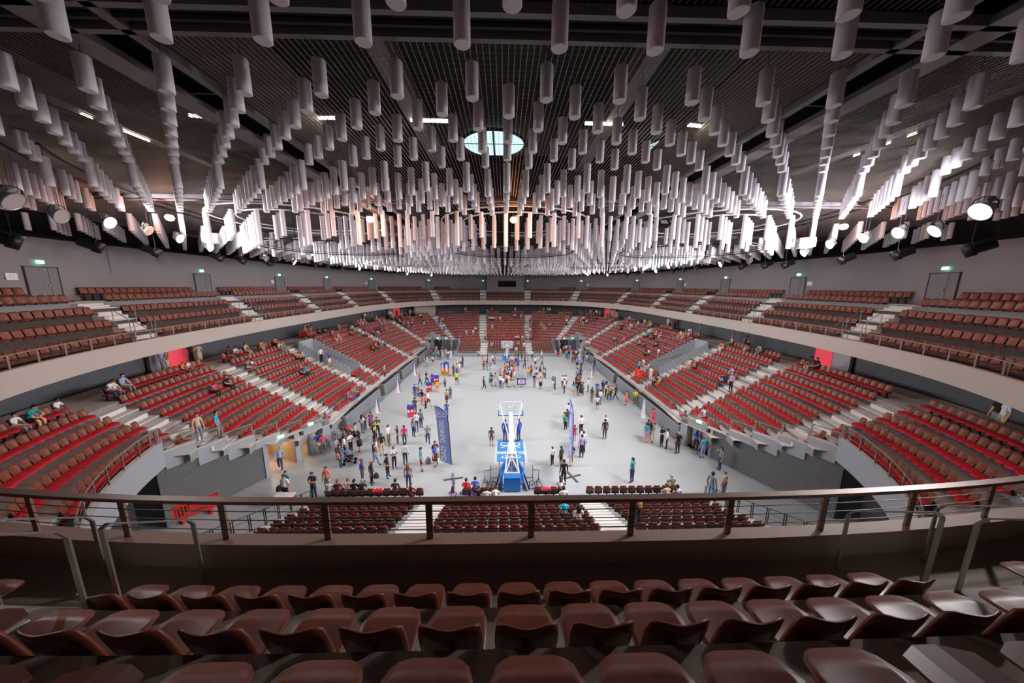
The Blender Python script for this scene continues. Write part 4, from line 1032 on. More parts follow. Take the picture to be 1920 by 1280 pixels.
# glasses-like emblem of flat bars, in the x-z plane, width 1
def emblem(mb, s, M):
    def seg(a, b, w):
        a, b = Vector((a[0]*s, 0, a[1]*s)), Vector((b[0]*s, 0, b[1]*s)); d = (b-a).normalized(); n = Vector((-d.z, 0, d.x))*w*s/2
        vs_ = [M @ (p + n*k + Vector((0, e, 0))) for e in (-.003, .003) for p, k in ((a, -1), (b, -1), (b, 1), (a, 1))]
        mb.add([tuple(v) for v in vs_], [(0,1,2,3),(7,6,5,4),(0,4,5,1),(1,5,6,2),(2,6,7,3),(3,7,4,0)])
    for e in (-1, 1):
        P = [(e*.5, .14), (e*.1, .16), (e*.08, -.1), (e*.47, -.12), (e*.5, .14)]
        for a, b in zip(P, P[1:]): seg(a, b, .05)
        seg((e*.06, .12), (e*.5, .42), .045); seg((0, -.25), (e*.08, .05), .05)
# printed floor mat under the near hoop
A = on_z(928, 866, 0); B = on_z(985, 824, 0); y0, y1 = A.y, B.y
r = empty('floor_mat', at(.2, (y0+y1)/2, 0)); tag(r, 'blue printed floor mat lying under the nearest hoop', 'mat')
mb = MB(); mb.box(-1.0, 1.0, -(y1-y0)/2, (y1-y0)/2, .012, .03); obj('mat_sheet', mb, M_bluemat, r)
mb = MB(); mb.box(-1.2, 1.2, -(y1-y0)/2-.15, (y1-y0)/2-.4, 0, .012); obj('carpet_border', mb, mat('mat_border_grey', '#bfc3c2', .8), r)
mb = MB(); mb.box(-1.0, 1.0, .05, .07, .03, .033); obj('mat_seam', mb, mat('mat_seam_blue', '#2d6a9e', .7), r)
h = (y1-y0)/2
for body, y in (('CRAZY', -h*.62), ('DUNKERS', -h*.25)):
    link('lettering', text_mesh(body, .46, M_whitepaint), r, at(0, y, .034, math.pi))
mb = MB(); emblem(mb, 1.5, Matrix.Translation((0, h*.55, .036)) @ Matrix.Rotation(R(180), 4, 'Z') @ Matrix.Rotation(R(-90), 4, 'X')); obj('emblem', mb, M_whitepaint, r)
# tubular trolleys on both sides of the near hoop
for s, nm in ((-1, 'left'), (1, 'right')):
    r = empty('tube_trolley', at(.2 + s*1.35, 17.9, 0, s*R(8))); tag(r, 'black tubular ladder trolley standing %s of the nearest hoop' % nm, 'trolley', 'ladder trolleys')
    for px_ in (-.42*s, .05*s):
        mb = MB(); mb.tube([(px_, -.75, .12), (px_, .95 if px_*s < 0 else .4, .12), (px_, .95 if px_*s < 0 else .4, 1.0)], .025, 6); mb.tube([(px_, -.75, .12), (px_, -.75, .7)], .022, 6); obj('side_tube', mb, M_black, r)
    for y in (-.7, -.35, 0, .35):
        mb = MB(); mb.tube([(-.42*s, y, .14+.1*(y > 0)), (.05*s, y+.08, .14)], .018, 6); obj('rung', mb, M_black, r)
    mb = MB(); mb.tube([(.05*s, .4, .7), (.42*s, .3, .7), (.42*s, .3, .15), (.42*s, -.6, .15), (.05*s, -.7, .15)], .02, 6); mb.tube([(.42*s, -.1, .15), (.05*s, -.1, .15)], .02, 6); obj('outrigger', mb, M_black, r)
    mb = MB(); mb.box(-.44*s-.02, -.44*s+.02, -.7, .95, .1, .34); obj('skirt_board', mb, mat('trolley_blue', '#2b2f74', .5), r)
    for p_ in ((-.42*s, .95), (.42*s, -.6), (.05*s, -.75), (.42*s, .3)):
        mb = MB(); mb.lathe([(.06, -.02), (.06, .02)], 10, M=Matrix.Translation((p_[0], p_[1], .06)) @ Matrix.Rotation(R(90), 4, 'Y')); obj('castor', mb, M_black, r)
# feather flags
FB = on_z(850, 898, 0)
def loc(q6):
    p = on_y(800+q6[0]/6, 720+q6[1]/6, FB.y); return (p.x-FB.x, p.z)
edge_r = [loc(q) for q in ((282, 905), (262, 640), (247, 450), (232, 350), (190, 295), (140, 262), (85, 245))]
edge_l = [loc(q) for q in ((85, 245), (110, 400), (135, 640), (155, 858), (200, 878))]
def feather(M, lab):
    r = empty('feather_flag', M); tag(r, lab, 'flag', 'tall feather flags')
    mb = MB(); mb.prism(edge_r + edge_l[1:], .012); fl_ = obj('flag_cloth', mb, M_flag, r)
    mb = MB(); mb.tube([(x, 0, z) for x, z in edge_r], .02, 6); obj('edge_sleeve', mb, M_black, fl_)
    mb = MB(); mb.tube([(.02, 0, 0), (edge_r[0][0], 0, edge_r[0][1])], .018, 6); obj('pole', mb, M_white, r)
    for a in (R(12), R(102)):
        mb = MB(); mb.box(-.62, .62, -.06, .06, 0, .05); obj('cross_foot', mb, mat('foot_grey', '#4c4d50', .6), r, M=Matrix.Rotation(a, 4, 'Z'))
    a = Vector((*loc((200, 862)), 0)); b = Vector((*loc((165, 410)), 0)); ax = (b-a); L_ = ax.length; ang = math.atan2(ax.y, ax.x)
    me = text_mesh('CRAZY  DUNKERS', 1.0, M_flagw, .003)
    xs = [v.co.x for v in me.vertices]; k = L_/(max(xs)-min(xs)); c = (a+b)/2
    for e in (-1, 1):
        Mt = Matrix.Translation((c.x, e*.012, c.y)) @ Matrix.Rotation(-ang, 4, 'Y') @ Matrix.Rotation(R(90), 4, 'X') @ Matrix.Diagonal((k, k*1.25, .7, 1))
        link('lettering', me, fl_, Mt)
        mb = MB(); q = loc((165, 352)); emblem(mb, .62, Matrix.Translation((q[0], e*.012, q[1]))); obj('emblem', mb, M_flagw, fl_)
feather(at(FB.x, FB.y, 0, 0), 'tall blue feather flag with white lettering left of the nearest hoop')
RB_ = on_z(1073, 894, 0); feather(at(RB_.x, RB_.y, 0, R(-82)), 'tall blue feather flag turned edge-on right of the nearest hoop')
# small white pennant stands along the walls
for i, (u, v, tv, lab) in enumerate(((709, 773, 743, 'left, nearest'), (748, 735, 706, 'left, second'), (779, 703, 680, 'left, farthest'), (1110, 706, 682, 'right, farther'), (1206, 782, 748, 'right, nearer'))):
    p = on_z(u, v, 0); hgt = on_y(u, tv, p.y).z; r = empty('pennant_stand', at(p.x, p.y, 0, R(20) if u < 960 else R(-20))); tag(r, 'small white pennant stand with blue and red print beside the court wall, %s' % lab, 'pennant', 'small pennant stands')
    mb = MB(); mb.prism([(-.22, .02), (.2, .02), (.12, hgt*.5), (.03, hgt), (-.05, hgt*.98), (-.16, hgt*.5)], .03); obj('cloth', mb, M_white, r)
    if u < 1200:
        mb = MB(); mb.prism([(.02, hgt*.45), (.13, hgt*.42), (.05, hgt*.95), (-.04, hgt*.95)], .036); obj('blue_print', mb, mat('pennant_blue', '#3a4fb5', .8), r)
        mb = MB(); mb.prism([(.08, .05), (.2, .03), (.14, hgt*.42), (.03, hgt*.44)], .036); obj('red_print', mb, mat('pennant_red', '#d94a4e', .8), r)
    mb = MB(); mb.lathe([(.22, 0), (.22, .02), (.05, .05)], 12); obj('base', mb, M_white, r)
# red, blue display bins
M_bb, M_br, M_by = mat('bin_blue', '#2d3aa8', .7), mat('bin_red', '#d8343c', .7), mat('bin_cream', '#f0d9c8', .7)
for i, (u, v) in enumerate(((804.5, 733), (771, 780), (818.5, 719))):
    p = on_z(u, v, 0); r = empty('display_bin', at(p.x, p.y, 0, R(8))); tag(r, 'red and blue cardboard display bin on the left of the court, %s' % ['middle one', 'nearest the camera', 'farthest'][i], 'display bin', 'cardboard display bins')
    mb = MB(); mb.box(-.3, .3, -.25, .25, 0, .8); obj('bin_body', mb, M_br, r)
    mb = MB(); mb.prism([(-.31, .8), (.31, .8), (.31, 1.15), (.18, 1.05), (0, 1.05), (-.18, 1.05), (-.31, 1.15)], .52); obj('header', mb, M_bb, r)
    mb = MB(); mb.box(.04, .24, -.262, -.25, .5, .72); mb.box(-.26, -.06, -.262, -.25, .46, .72); obj('print_patch', mb, M_by, r)
    mb = MB(); mb.box(-.3, .3, -.258, -.25, .0, .3); obj('lower_print', mb, mat('bin_lower', '#b84a6a', .7), r)
# angled cartoon-coloured panel, built plain
A = on_z(829, 703, 0); r = empty('display_stand', at(A.x+.35, A.y, 0, R(-25))); tag(r, 'folded blue, orange and green display stand left of centre court', 'display stand')
for e, (rot, w) in enumerate(((R(35), .5), (R(-15), .95))):
    Mp = Matrix.Rotation(rot, 4, 'Z')
    def sub(nm, x0, x1, z0, z1, col, d=.03):
        mb = MB(); s0, s1 = ((-x1, -x0) if e == 0 else (x0, x1)); mb.box(s0, s1, -d, d, z0, z1); obj(nm, mb, mat('panel_'+col.strip('#'), col, .7), r, M=Mp)
    sub('panel_leaf', 0, w, .0, 2.0 if e else 1.75, '#3550a8')
    sub('orange_print', 0, w, .35, 1.1, '#e06a30', .033); sub('pale_print', w*.3, w*.75, .6, 1.6, '#d8dcec', .036); sub('green_print', 0, w, .0, .35, '#9aa23c', .034)
# blue framed sign on the floor
p = on_z(977.5, 725, 0); r = empty('framed_sign', at(p.x, p.y, 0)); tag(r, 'blue framed sign standing in mid court before a crouching person', 'sign')
mb = MB(); mb.box(-.45, .45, -.02, .02, .35, 1.05); obj('board', mb, mat('sign_white', '#d9d3df', .7), r)
mb = MB()
for x0, x1, z0, z1 in ((-.52, .52, .95, 1.1), (-.52, .52, .28, .42), (-.52, -.4, .28, 1.1), (.4, .52, .28, 1.1)): mb.box(x0, x1, -.035, .035, z0, z1)
obj('frame', mb, mat('sign_blue', '#3a3fb0', .6), r)
mb = MB(); mb.box(-.2, .2, -.15, .15, 0, .05); mb.box(-.03, .03, -.02, .02, 0, .3); obj('foot', mb, mat('sign_green', '#54b04a', .6), r)
mb = MB(); mb.box(-.18, .18, -.024, -.02, .55, .85); obj('print_patch', mb, mat('sign_print', '#d07a6a', .7), r)
# red plastic barriers
def barrier(a, b, z, lab):
    a, b = Vector(a), Vector(b); c = (a+b)/2; d = b-a; w = d.length/2; r = empty('plastic_barrier', at(c.x, c.y, z, math.atan2(d.y, d.x))); tag(r, lab, 'barrier', 'red plastic barriers')
    mb = MB(); mb.box(-w, w, -.03, .03, .88, 1.0); mb.box(-w, w, -.03, .03, .22, .34)
    for q in (-w, w-.1): mb.box(q, q+.1, -.03, .03, .22, 1.0)
    obj('frame', mb, M_barrier, r)
    n = 12
    for i in range(n):
        q = -w + .1 + (2*w-.2)*(i+.5)/n
        if abs(q) < w*.28: continue
        mb = MB(); mb.box(q-.035, q+.02, -.025, .025, .34, .88); obj('bar', mb, M_barrier, r)
    mb = MB(); mb.box(-w*.3, w*.3, -.025, .025, .5, .88); obj('sign_panel', mb, M_barrier, r)
    for q in (-w*.6, w*.6):
        mb = MB(); mb.prism([(-.28, 0), (.28, 0), (.28, .05), (.06, .22), (-.06, .22), (-.28, .05)], .09, M=Matrix.Translation((q, 0, 0)) @ Matrix.Rotation(R(90), 4, 'Z')); obj('foot', mb, M_barrier, r)
barrier(on_z(327, 984, 0), on_z(414, 953, 0), 0, 'red plastic crowd barrier on the floor against the left louvred wall')
barrier(on_z(562, 635, 5.95), on_z(584, 631, 5.95), 5.95, 'red plastic barrier on the left concourse beside standing people')
barrier(on_z(657, 690, zL(4)), on_z(671, 685, zL(4)), zL(4), 'red plastic barrier at the mouth of the left sunken entrance')
barrier(on_z(1190, 706, zL(4)), on_z(1203, 712, zL(4)), zL(4), 'red plastic barrier at the mouth of the right sunken entrance')
# strollers
def stroller(u, v, rz, col, lab):
    p = on_z(u, v, 0); r = empty('stroller', at(p.x, p.y, 0, rz)); tag(r, lab, 'stroller', 'strollers')
    for s in (-.24, .24):
        mb = MB(); mb.tube([(s, -.35, 1.0), (s, -.05, .5), (s, .38, .12)], .016, 6); mb.tube([(s, -.3, .12), (s, .0, .48), (s, .25, .55)], .014, 6); obj('frame_tube', mb, M_alu, r)
        for y in (-.3, .38):
            mb = MB(); mb.lathe([(.11, -.025), (.12, 0), (.11, .025)], 14, M=Matrix.Translation((s, y, .12)) @ Matrix.Rotation(R(90), 4, 'Y')); obj('wheel', mb, M_black, r)
    mb = MB(); mb.tube([(-.24, -.35, 1.0), (.24, -.35, 1.0)], .02, 6); obj('handle', mb, M_black, r)
    mb = MB(); mb.prism([(-.2, .4), (.28, .44), (.28, .52), (-.05, .52), (-.2, .95), (-.27, .93)], .42, M=Matrix.Rotation(R(90), 4, 'Z')); obj('seat', mb, M_black, r)
    mb = MB(); mb.lathe([(.24, 0), (.22, .12), (.14, .2), (.0, .23)], 12, M=Matrix.Translation((0, -.08, .8))); obj('canopy', mb, mat('stroller_'+col.strip('#'), col, .7), r)
    mb = MB(); mb.box(-.18, .18, -.15, .2, .16, .3); obj('basket', mb, M_dark, r)
stroller(655, 868, R(-70), '#5a6fa8', 'black and blue stroller on the left of the court beside a group')
stroller(656, 821, R(-110), '#d63a34', 'stroller with red canopy by the left court wall')
# small white table by the near stand
p = on_z(536, 950, 0); r = empty('white_table', at(p.x, p.y, 0)); tag(r, 'small white table on the floor left of the near stand', 'table')
mb = MB(); mb.box(-.5, .5, -.25, .25, .7, .74); obj('table_top', mb, M_white, r)
for sx in (-.45, .45):
    for sy in (-.2, .2):
        mb = MB(); mb.box(sx-.015, sx+.015, sy-.015, sy+.015, 0, .7); obj('leg', mb, M_steel, r)
# backpack and clothing left on seats
def bag(x, y, z, col, lab, nm='backpack', s=1.):
    r = empty(nm, at(x, y, z, random.uniform(-.5, .5), s)); tag(r, lab, 'bag')
    mb = MB(); mb.lathe([(.12, 0), (.19, .02), (.2, .2), (.16, .34), (.07, .42), (.0, .43)], 12); o = obj('bag_body', mb, mat('bag_'+col.strip('#'), col, .8), r, True); o.scale = (1, .7, 1)
    mb = MB(); mb.box(-.12, .12, -.17, -.1, .05, .2); obj('pocket', mb, mat('bagp_'+col.strip('#'), col, .9), r)
    mb = MB(); mb.tube([(-.06, 0, .4), (-.05, 0, .5), (.05, 0, .5), (.06, 0, .4)], .012, 5); obj('carry_strap', mb, M_dark, r)
p = on_z(803, 868, 0); bag(p.x, p.y, 0, '#8a84a8', 'lilac grey backpack standing on the floor left of the tall flag')
def cloth_heap(u, v, col, lab):
    c = min([q for q in SEATS if q['kind'] == 'tele'], key=lambda q: (q['u']-u)**2 + (pix((q['x'], q['y'], q['z']+.8))[1]-v)**2); c['busy'] = True
    r = empty('jacket', at(c['x'], c['y']+.08, c['z']+.78)); tag(r, lab, 'jacket')
    mb = MB(); sheet(mb, lambda a, b: (a*.3, -.12+.24*b, .06*math.cos(a*2.2)*(1-abs(2*b-1)) - .1*abs(2*b-1)), 8, 4, (0, 0, -.02)); obj('fabric', mb, mat('jacket_'+col.strip('#'), col, .9), r, True)
    mb = MB(); sheet(mb, lambda a, b: (.2+a*.08, -.1+.2*b, -.02-.12*b), 3, 2, (0, 0, -.015)); obj('sleeve', mb, mat('jacket_'+col.strip('#'), col, .9), r)
cloth_heap(704, 914, '#d8142c', 'red jacket lying over a floor row chair, left block')
cloth_heap(1020, 910, '#c83a50', 'red and grey jacket lying over a floor row chair, centre right')
print('court t', round(time.time()-_T0, 1))
# ================================================================ people
def rot2(v, a): return Vector((v[0], v[1]*math.cos(a)-v[2]*math.sin(a), v[1]*math.sin(a)+v[2]*math.cos(a)))
def base_pose():
    J = dict(pelvis=(0, 0, .95), spine=(0, .0, 1.12), chest=(0, .0, 1.29), nb=(0, -.01, 1.42), neck=(0, 0, 1.48), h1=(0, .015, 1.535), h2=(0, .02, 1.61), h3=(0, .01, 1.685))
    for s, k in ((-1, 'l'), (1, 'r')):
        J['sh'+k] = (s*.17, -.01, 1.39); J['el'+k] = (s*.225, -.02, 1.12); J['wr'+k] = (s*.235, .05, .88); J['ha'+k] = (s*.23, .07, .79)
        J['hp'+k] = (s*.085, 0, .9); J['kn'+k] = (s*.095, .015, .5); J['an'+k] = (s*.1, -.02, .085); J['to'+k] = (s*.115, .13, .04)
    return J
POSES = {}
J = base_pose(); POSES['stand'] = J
J = base_pose()                                           # arms folded
for s, k in ((-1, 'l'), (1, 'r')): J['el'+k] = (s*.225, .06, 1.14); J['wr'+k] = (s*-.01, .2, 1.17+s*.02); J['ha'+k] = (-s*.09, .19, 1.19+s*.02)
POSES['cross'] = J
J = base_pose()                                           # hand on hip
J['elr'] = (.33, -.08, 1.16); J['wrr'] = (.19, .03, 1.0); J['har'] = (.13, .1, .99); J['knl'] = (-.12, .03, .5); J['anl'] = (-.15, .02, .085); J['tol'] = (-.2, .16, .04)
POSES['hip'] = J
J = base_pose()                                           # walking
J['knl'] = (-.09, .17, .52); J['anl'] = (-.09, .25, .1); J['tol'] = (-.1, .4, .06); J['knr'] = (.09, -.03, .5); J['anr'] = (.09, -.3, .14); J['tor'] = (.1, -.17, .04)
J['ell'] = (-.22, -.14, 1.14); J['wrl'] = (-.22, -.12, .9); J['hal'] = (-.21, -.09, .81); J['elr'] = (.22, .07, 1.13); J['wrr'] = (.2, .25, .97); J['har'] = (.19, .32, .93)
POSES['walk'] = J
J = base_pose()                                           # one hand raised to the face
J['elr'] = (.23, .1, 1.17); J['wrr'] = (.11, .22, 1.38); J['har'] = (.08, .2, 1.46)
POSES['phone'] = J
J = base_pose()                                           # both hands raised, taking a picture
for s, k in ((-1, 'l'), (1, 'r')): J['el'+k] = (s*.26, .14, 1.3); J['wr'+k] = (s*.1, .3, 1.52); J['ha'+k] = (s*.05, .32, 1.6)
POSES['photo'] = J
def sit_pose(lean):
    J = {}; a = -R(lean); hip = Vector((0, .12, .53))
    for k, v in base_pose().items():
        if k[:2] in ('hp', 'kn', 'an', 'to'): continue
        J[k] = tuple(rot2(Vector(v)-Vector((0, 0, .95)), a) + hip)
    for s, k in ((-1, 'l'), (1, 'r')):
        J['hp'+k] = (s*.085, .14, .52); J['kn'+k] = (s*.12, .56, .5); J['an'+k] = (s*.11, .56, .09); J['to'+k] = (s*.13, .71, .04)
        sh = Vector(J['sh'+k]); J['el'+k] = tuple(sh + Vector((s*.06, .1+.1*(lean > 20), -.24))); J['wr'+k] = (s*.08, .46, .62); J['ha'+k] = (s*.04, .54, .61)
    return J
POSES['sit'] = sit_pose(8); POSES['sitlean'] = sit_pose(30)
BONES = [('pelvis','spine'),('spine','chest'),('chest','nb'),('nb','neck'),('neck','h1'),('h1','h2'),('h2','h3')]
for k in 'lr': BONES += [('nb','sh'+k),('sh'+k,'el'+k),('el'+k,'wr'+k),('wr'+k,'ha'+k),('pelvis','hp'+k),('hp'+k,'kn'+k),('kn'+k,'an'+k),('an'+k,'to'+k)]
RAD = dict(pelvis=(.15,.115), spine=(.135,.1), chest=(.155,.115), nb=(.1,.08), neck=(.052,.055), h1=(.062,.072), h2=(.078,.098), h3=(.055,.068), sh=(.066,.066), el=(.046,.046), wr=(.032,.032), ha=(.036,.028), hp=(.095,.1), kn=(.062,.065), an=(.042,.045), to=(.042,.034))
def make_body(pose):
    J = POSES[pose]; names = list(J); me = bpy.data.meshes.new('body_sk'); me.from_pydata([J[n] for n in names], [(names.index(a), names.index(b)) for a, b in BONES], [])
    o = bpy.data.objects.new('body_sk', me); COL.objects.link(o); md = o.modifiers.new('skin', 'SKIN'); md.use_smooth_shade = True; md.branch_smoothing = .6
    sv = me.skin_vertices[0].data
    for i, n in enumerate(names):
        sv[i].radius = RAD.get(n, RAD.get(n[:2])); sv[i].use_root = (n == 'pelvis')
    sb = o.modifiers.new('sub', 'SUBSURF'); sb.levels = 1; sb.render_levels = 1
    dg = bpy.context.evaluated_depsgraph_get(); dg.update(); bm_ = bpy.data.meshes.new_from_object(o.evaluated_get(dg)); bpy.data.objects.remove(o)
    V = [tuple(v.co) for v in bm_.vertices]; Fs = [tuple(p.vertices) for p in bm_.polygons]
    def region(c):
        best = None
        for a, b in BONES:
            A, B = Vector(J[a]), Vector(J[b]); t = max(0, min(1, (c-A).dot(B-A)/(B-A).length_squared)); r_ = (RAD.get(a, RAD.get(a[:2]))[0]*(1-t) + RAD.get(b, RAD.get(b[:2]))[0]*t)
            d = (c - (A + (B-A)*t)).length - r_*.6
            if best is None or d < best[0]: best = (d, a, b, t)
        d, a, b, t = best
        if b in ('neck', 'h1', 'h2', 'h3'): return 0 if not (b == 'neck' and t < .3) else 1
        if b == 'spine': return 2 if t < .25 else 1
        if b in ('chest', 'nb') or b[:2] == 'sh': return 1
        if b[:2] == 'el': return 1 if t < .72 else 4
        if b[:2] == 'wr': return 4 if t < .9 else 0
        if b[:2] == 'ha': return 0
        if b[:2] in ('hp', 'kn'): return 2 if t < .9 else 5
        if b[:2] == 'an': return 5 if t < .9 else 3
        return 3
    Ms = []
    for f in Fs:
        c = Vector((0, 0, 0))
        for i in f: c += Vector(V[i])
        Ms.append(region(c/len(f)))
    mb = MB(); mb.v = V; mb.f = Fs; mb.m = Ms; nsm = len(Fs)
    # fingers
    for s, k in ((-1, 'l'), (1, 'r')):
        w, h = Vector(J['wr'+k]), Vector(J['ha'+k]); d = (h-w).normalized(); side = d.cross(Vector((0, 1, 0.3))).normalized(); nrm = side.cross(d)
        for i in range(4):
            a = h + side*((i-1.5)*.016) - d*.03; L_ = (.10, .11, .105, .09)[i]; b = a + d*L_*.55 + nrm*.006; c = b + d*L_*.4 + nrm*(-.02)
            mb.tube([a, b, c], [.0095, .009, .006], 4, 0)
        a = w + d*.03 + side*(.01*s); mb.tube([a, a + d*.03 + side*(.03*s), a + d*.07 + side*(.036*s)], [.011, .01, .007], 4, 0)
    # face: nose, eyes, mouth, ears
    H, H1 = Vector(J['h2']), Vector(J['h1']); upv = (Vector(J['h3'])-H1).normalized(); x = Vector((1, 0, 0)); f = upv.cross(x)*-1
    if f.y < 0: f = -f
    c = H + upv*-.015
    mb.tube([c + f*.08 + upv*.02, c + f*.105 - upv*.02], [.009, .016], 5, 0)
    for s in (-1, 1):
        mb.lathe([(.0, -.012), (.012, -.006), (.012, .006), (0, .012)], 6, 6, Matrix.Translation(c + f*.086 + x*(s*.032) + upv*.025)); mb.lathe([(.0, -.028), (.018, -.015), (.018, .015), (0, .028)], 6, 0, Matrix.Translation(c + x*(s*.08)))
    mb.bar(c + f*.084 - x*.025 - upv*.045, c + f*.084 + x*.025 - upv*.045, .008, .01, 7)
    me2 = mb.mesh('body', [M_white]*8, True)
    return me2, (c, f, upv)
BODY = {p: make_body(p) for p in POSES}
def hair_mesh(pose, style):
    c, f, upv = BODY[pose][1]; x = Vector((1, 0, 0)); mb = MB(); n = 10; rows = []
    for j in range(6):                                   # cap from brow round to the nape
        for i in range(n+1):
            ph = -math.pi*.5 + math.pi*i/n               # ear to ear over the back
            pass
    prof = []
    for j in range(7):
        t = j/6*math.pi*.62
        for i in range(14):
            a = 2*math.pi*i/14; back = max(0, -math.cos(a))
            fr = max(0, math.cos(a)); tt = t*(1 + .28*back)*(1 - .5*fr**.5)
            rr = .097 + (.012 if style == 'L' else .004)
            p = c + upv*.015 + x*(math.sin(a)*math.sin(tt)*rr*.92) + f*(math.cos(a)*math.sin(tt)*rr*1.08) + upv*(math.cos(tt)*rr*1.12)
            prof.append(tuple(p))
    mb.add(prof, [(j*14+i, j*14+(i+1) % 14, (j+1)*14+(i+1) % 14, (j+1)*14+i) for j in range(6) for i in range(14)] + [tuple(range(13, -1, -1))])
    if style == 'L':
        def fn(u, v):
            p = c - f*(.085+.02*v-.03*u*u) + x*(u*(.085+.02*v)) + upv*(.06-.30*v); return tuple(p)
        sheet(mb, fn, 6, 4, tuple(f*-.03))
    return mb.mesh('hair', M_white, True)
HAIR = {}
def skirt_mesh(top, bot, r1):
    mb = MB(); mb.lathe([(.155, top), (.17, top-.12), (r1*.9, (top+bot)/2), (r1, bot), (r1-.03, bot+.01)], 16); return mb.mesh('skirt', M_white, True)
SKIRT = {'k': skirt_mesh(1.03, .55, .2), 'd': skirt_mesh(1.1, .42, .2)}
COLS = dict(white='#e4e4ea', black='#17161a', navy='#20283f', blue='#2450b8', lightblue='#8fb0dc', teal='#1f9aa6', cyan='#1fb4d8', red='#c8202c', pink='#e05a80', magenta='#d8186a', coral='#e8866e', orange='#e8842a', yellow='#e6cc2a', green='#3cb82c', lime='#a8e04a', purple='#5a2a9a', mauve='#8a4a80', lilac='#a898cc', grey='#84848a', darkgrey='#3e3c42', beige='#c8b49c', brown='#5a3a2c', khaki='#7c7048', maroon='#6a1a30', denim='#34507e', jeans='#2c4266', lightjeans='#6f93bc', cream='#e6dccb')
CNAME = dict(lightblue='light blue', darkgrey='dark grey', lightjeans='light jeans')
SKINS = ['#d9a07e', '#c98c68', '#e0ac8c', '#8a5a40', '#6a4430']; HAIRC = dict(k='#17110f', n='#3c2418', b='#8a5a34', y='#b98d52', g='#9a928c')
def pmat(c): return mat('cloth_'+c, COLS[c], .85, noise=.06, nscale=14.)
def smat(i): return mat('skin_%d' % i, SKINS[i], .6)
for k, v in HAIRC.items(): mat('hair_'+k, v, .6)
M_eye = mat('eye_dark', '#1a1214', .3); M_lip = mat('lip', '#a04a48', .5); M_shoe = mat('shoe_dark', '#1f1c1e', .6); M_shoe_w = mat('shoe_white', '#d8d8d8', .6)
PEOPLE = []
def person(x, y, z, rz, h, pose, top, bot, opts, where, u):
    hc = next((c for c in 'knbyg' if 'h'+c in opts), None) or random.choice('kknnb')
    for c in 'knbyg': opts = opts.replace('h'+c, '')
    sk = smat(random.choice((0, 0, 1, 1, 2, 2, 3)) if 'K' not in opts else 4)
    bare = any(c in opts for c in 'skd')
    lay = [sk, pmat(top), pmat(bot), M_shoe if random.random() < .7 else M_shoe_w, pmat(top) if 'l' in opts else sk, sk if bare else pmat(bot), M_eye, M_lip]
    kid = 'child' if h < 1.5 else 'person'
    pw = {'stand': 'standing', 'cross': 'with folded arms', 'hip': 'hand on hip', 'walk': 'walking', 'phone': 'hand to face', 'photo': 'taking a picture', 'sit': 'sitting', 'sitlean': 'bent forward'}[pose]
    b_ = 'shorts' if 's' in opts else 'skirt' if 'k' in opts else 'trousers'
    cn = lambda c: CNAME.get(c, c)
    low = ('%s %s' % (cn(bot), b_)) if bot not in ('jeans', 'denim', 'lightjeans') else ('jeans' if bot == 'jeans' and b_ == 'trousers' else 'denim ' + b_ if b_ != 'trousers' else ('light jeans' if bot == 'lightjeans' else 'denim trousers'))
    lab = ('%s in %s dress %s %s' % (kid, cn(top), pw, where)) if 'd' in opts else ('%s in %s top, %s, %s %s' % (kid, cn(top), low, pw, where))
    zc = pix((x, y, z+.9))[2]
    PEOPLE.append(dict(M=at(x, y, z, rz, h/1.72), pose=pose, lay=lay, hair=None if 'x' in opts else ('L' if 'L' in opts else 'S'), hc=MATS['hair_'+hc], skirt='d' if 'd' in opts else 'k' if 'k' in opts else None, skm=pmat(top if 'd' in opts else bot), vest='v' in opts, lab=lab, u=u, size=h/zc))
LANDM = []
def lm(n, u, v): p = on_z(u, v, 0); LANDM.append((n, p.x, p.y))
for n, u, v in (('by the left corner doorways', 575, 862), ('by the strollers at left', 650, 860), ('left of the tall flag', 790, 850), ('left of the near stand', 560, 925), ('near the nearest display bin', 775, 785), ('near the middle display bins', 810, 728), ('by the left far doors', 820, 670), ('near the display panel', 850, 705), ('in the centre crowd', 955, 700), ('left of the centre crowd', 912, 690), ('right of the centre crowd', 1010, 705), ('by the far hoop', 965, 680), ('by the right far doors', 1080, 672), ('in the right group', 1135, 745), ('in the right centre group', 1085, 730), ('by the edge-on flag', 1085, 850), ('by the right court wall', 1215, 800), ('by the right doorway', 1325, 850), ('right of the near stand', 1350, 920), ('beside the nearest hoop', 950, 830), ('right of centre court', 1120, 800), ('left of centre court', 740, 840), ('along the left court wall', 700, 800)): lm(n, u, v)
def where_court(x, y): return min(LANDM, key=lambda q: math.hypot(q[1]-x, (q[2]-y)*.8))[0]
def court(lst):
    for e in lst:
        u, v, h, pose, face, top, bot = e[:7]; opts = e[7] if len(e) > 7 else ''
        p = on_z(u, v, h); person(p.x, p.y, 0, R(face), h, pose, top, bot, opts, where_court(p.x, p.y), u)
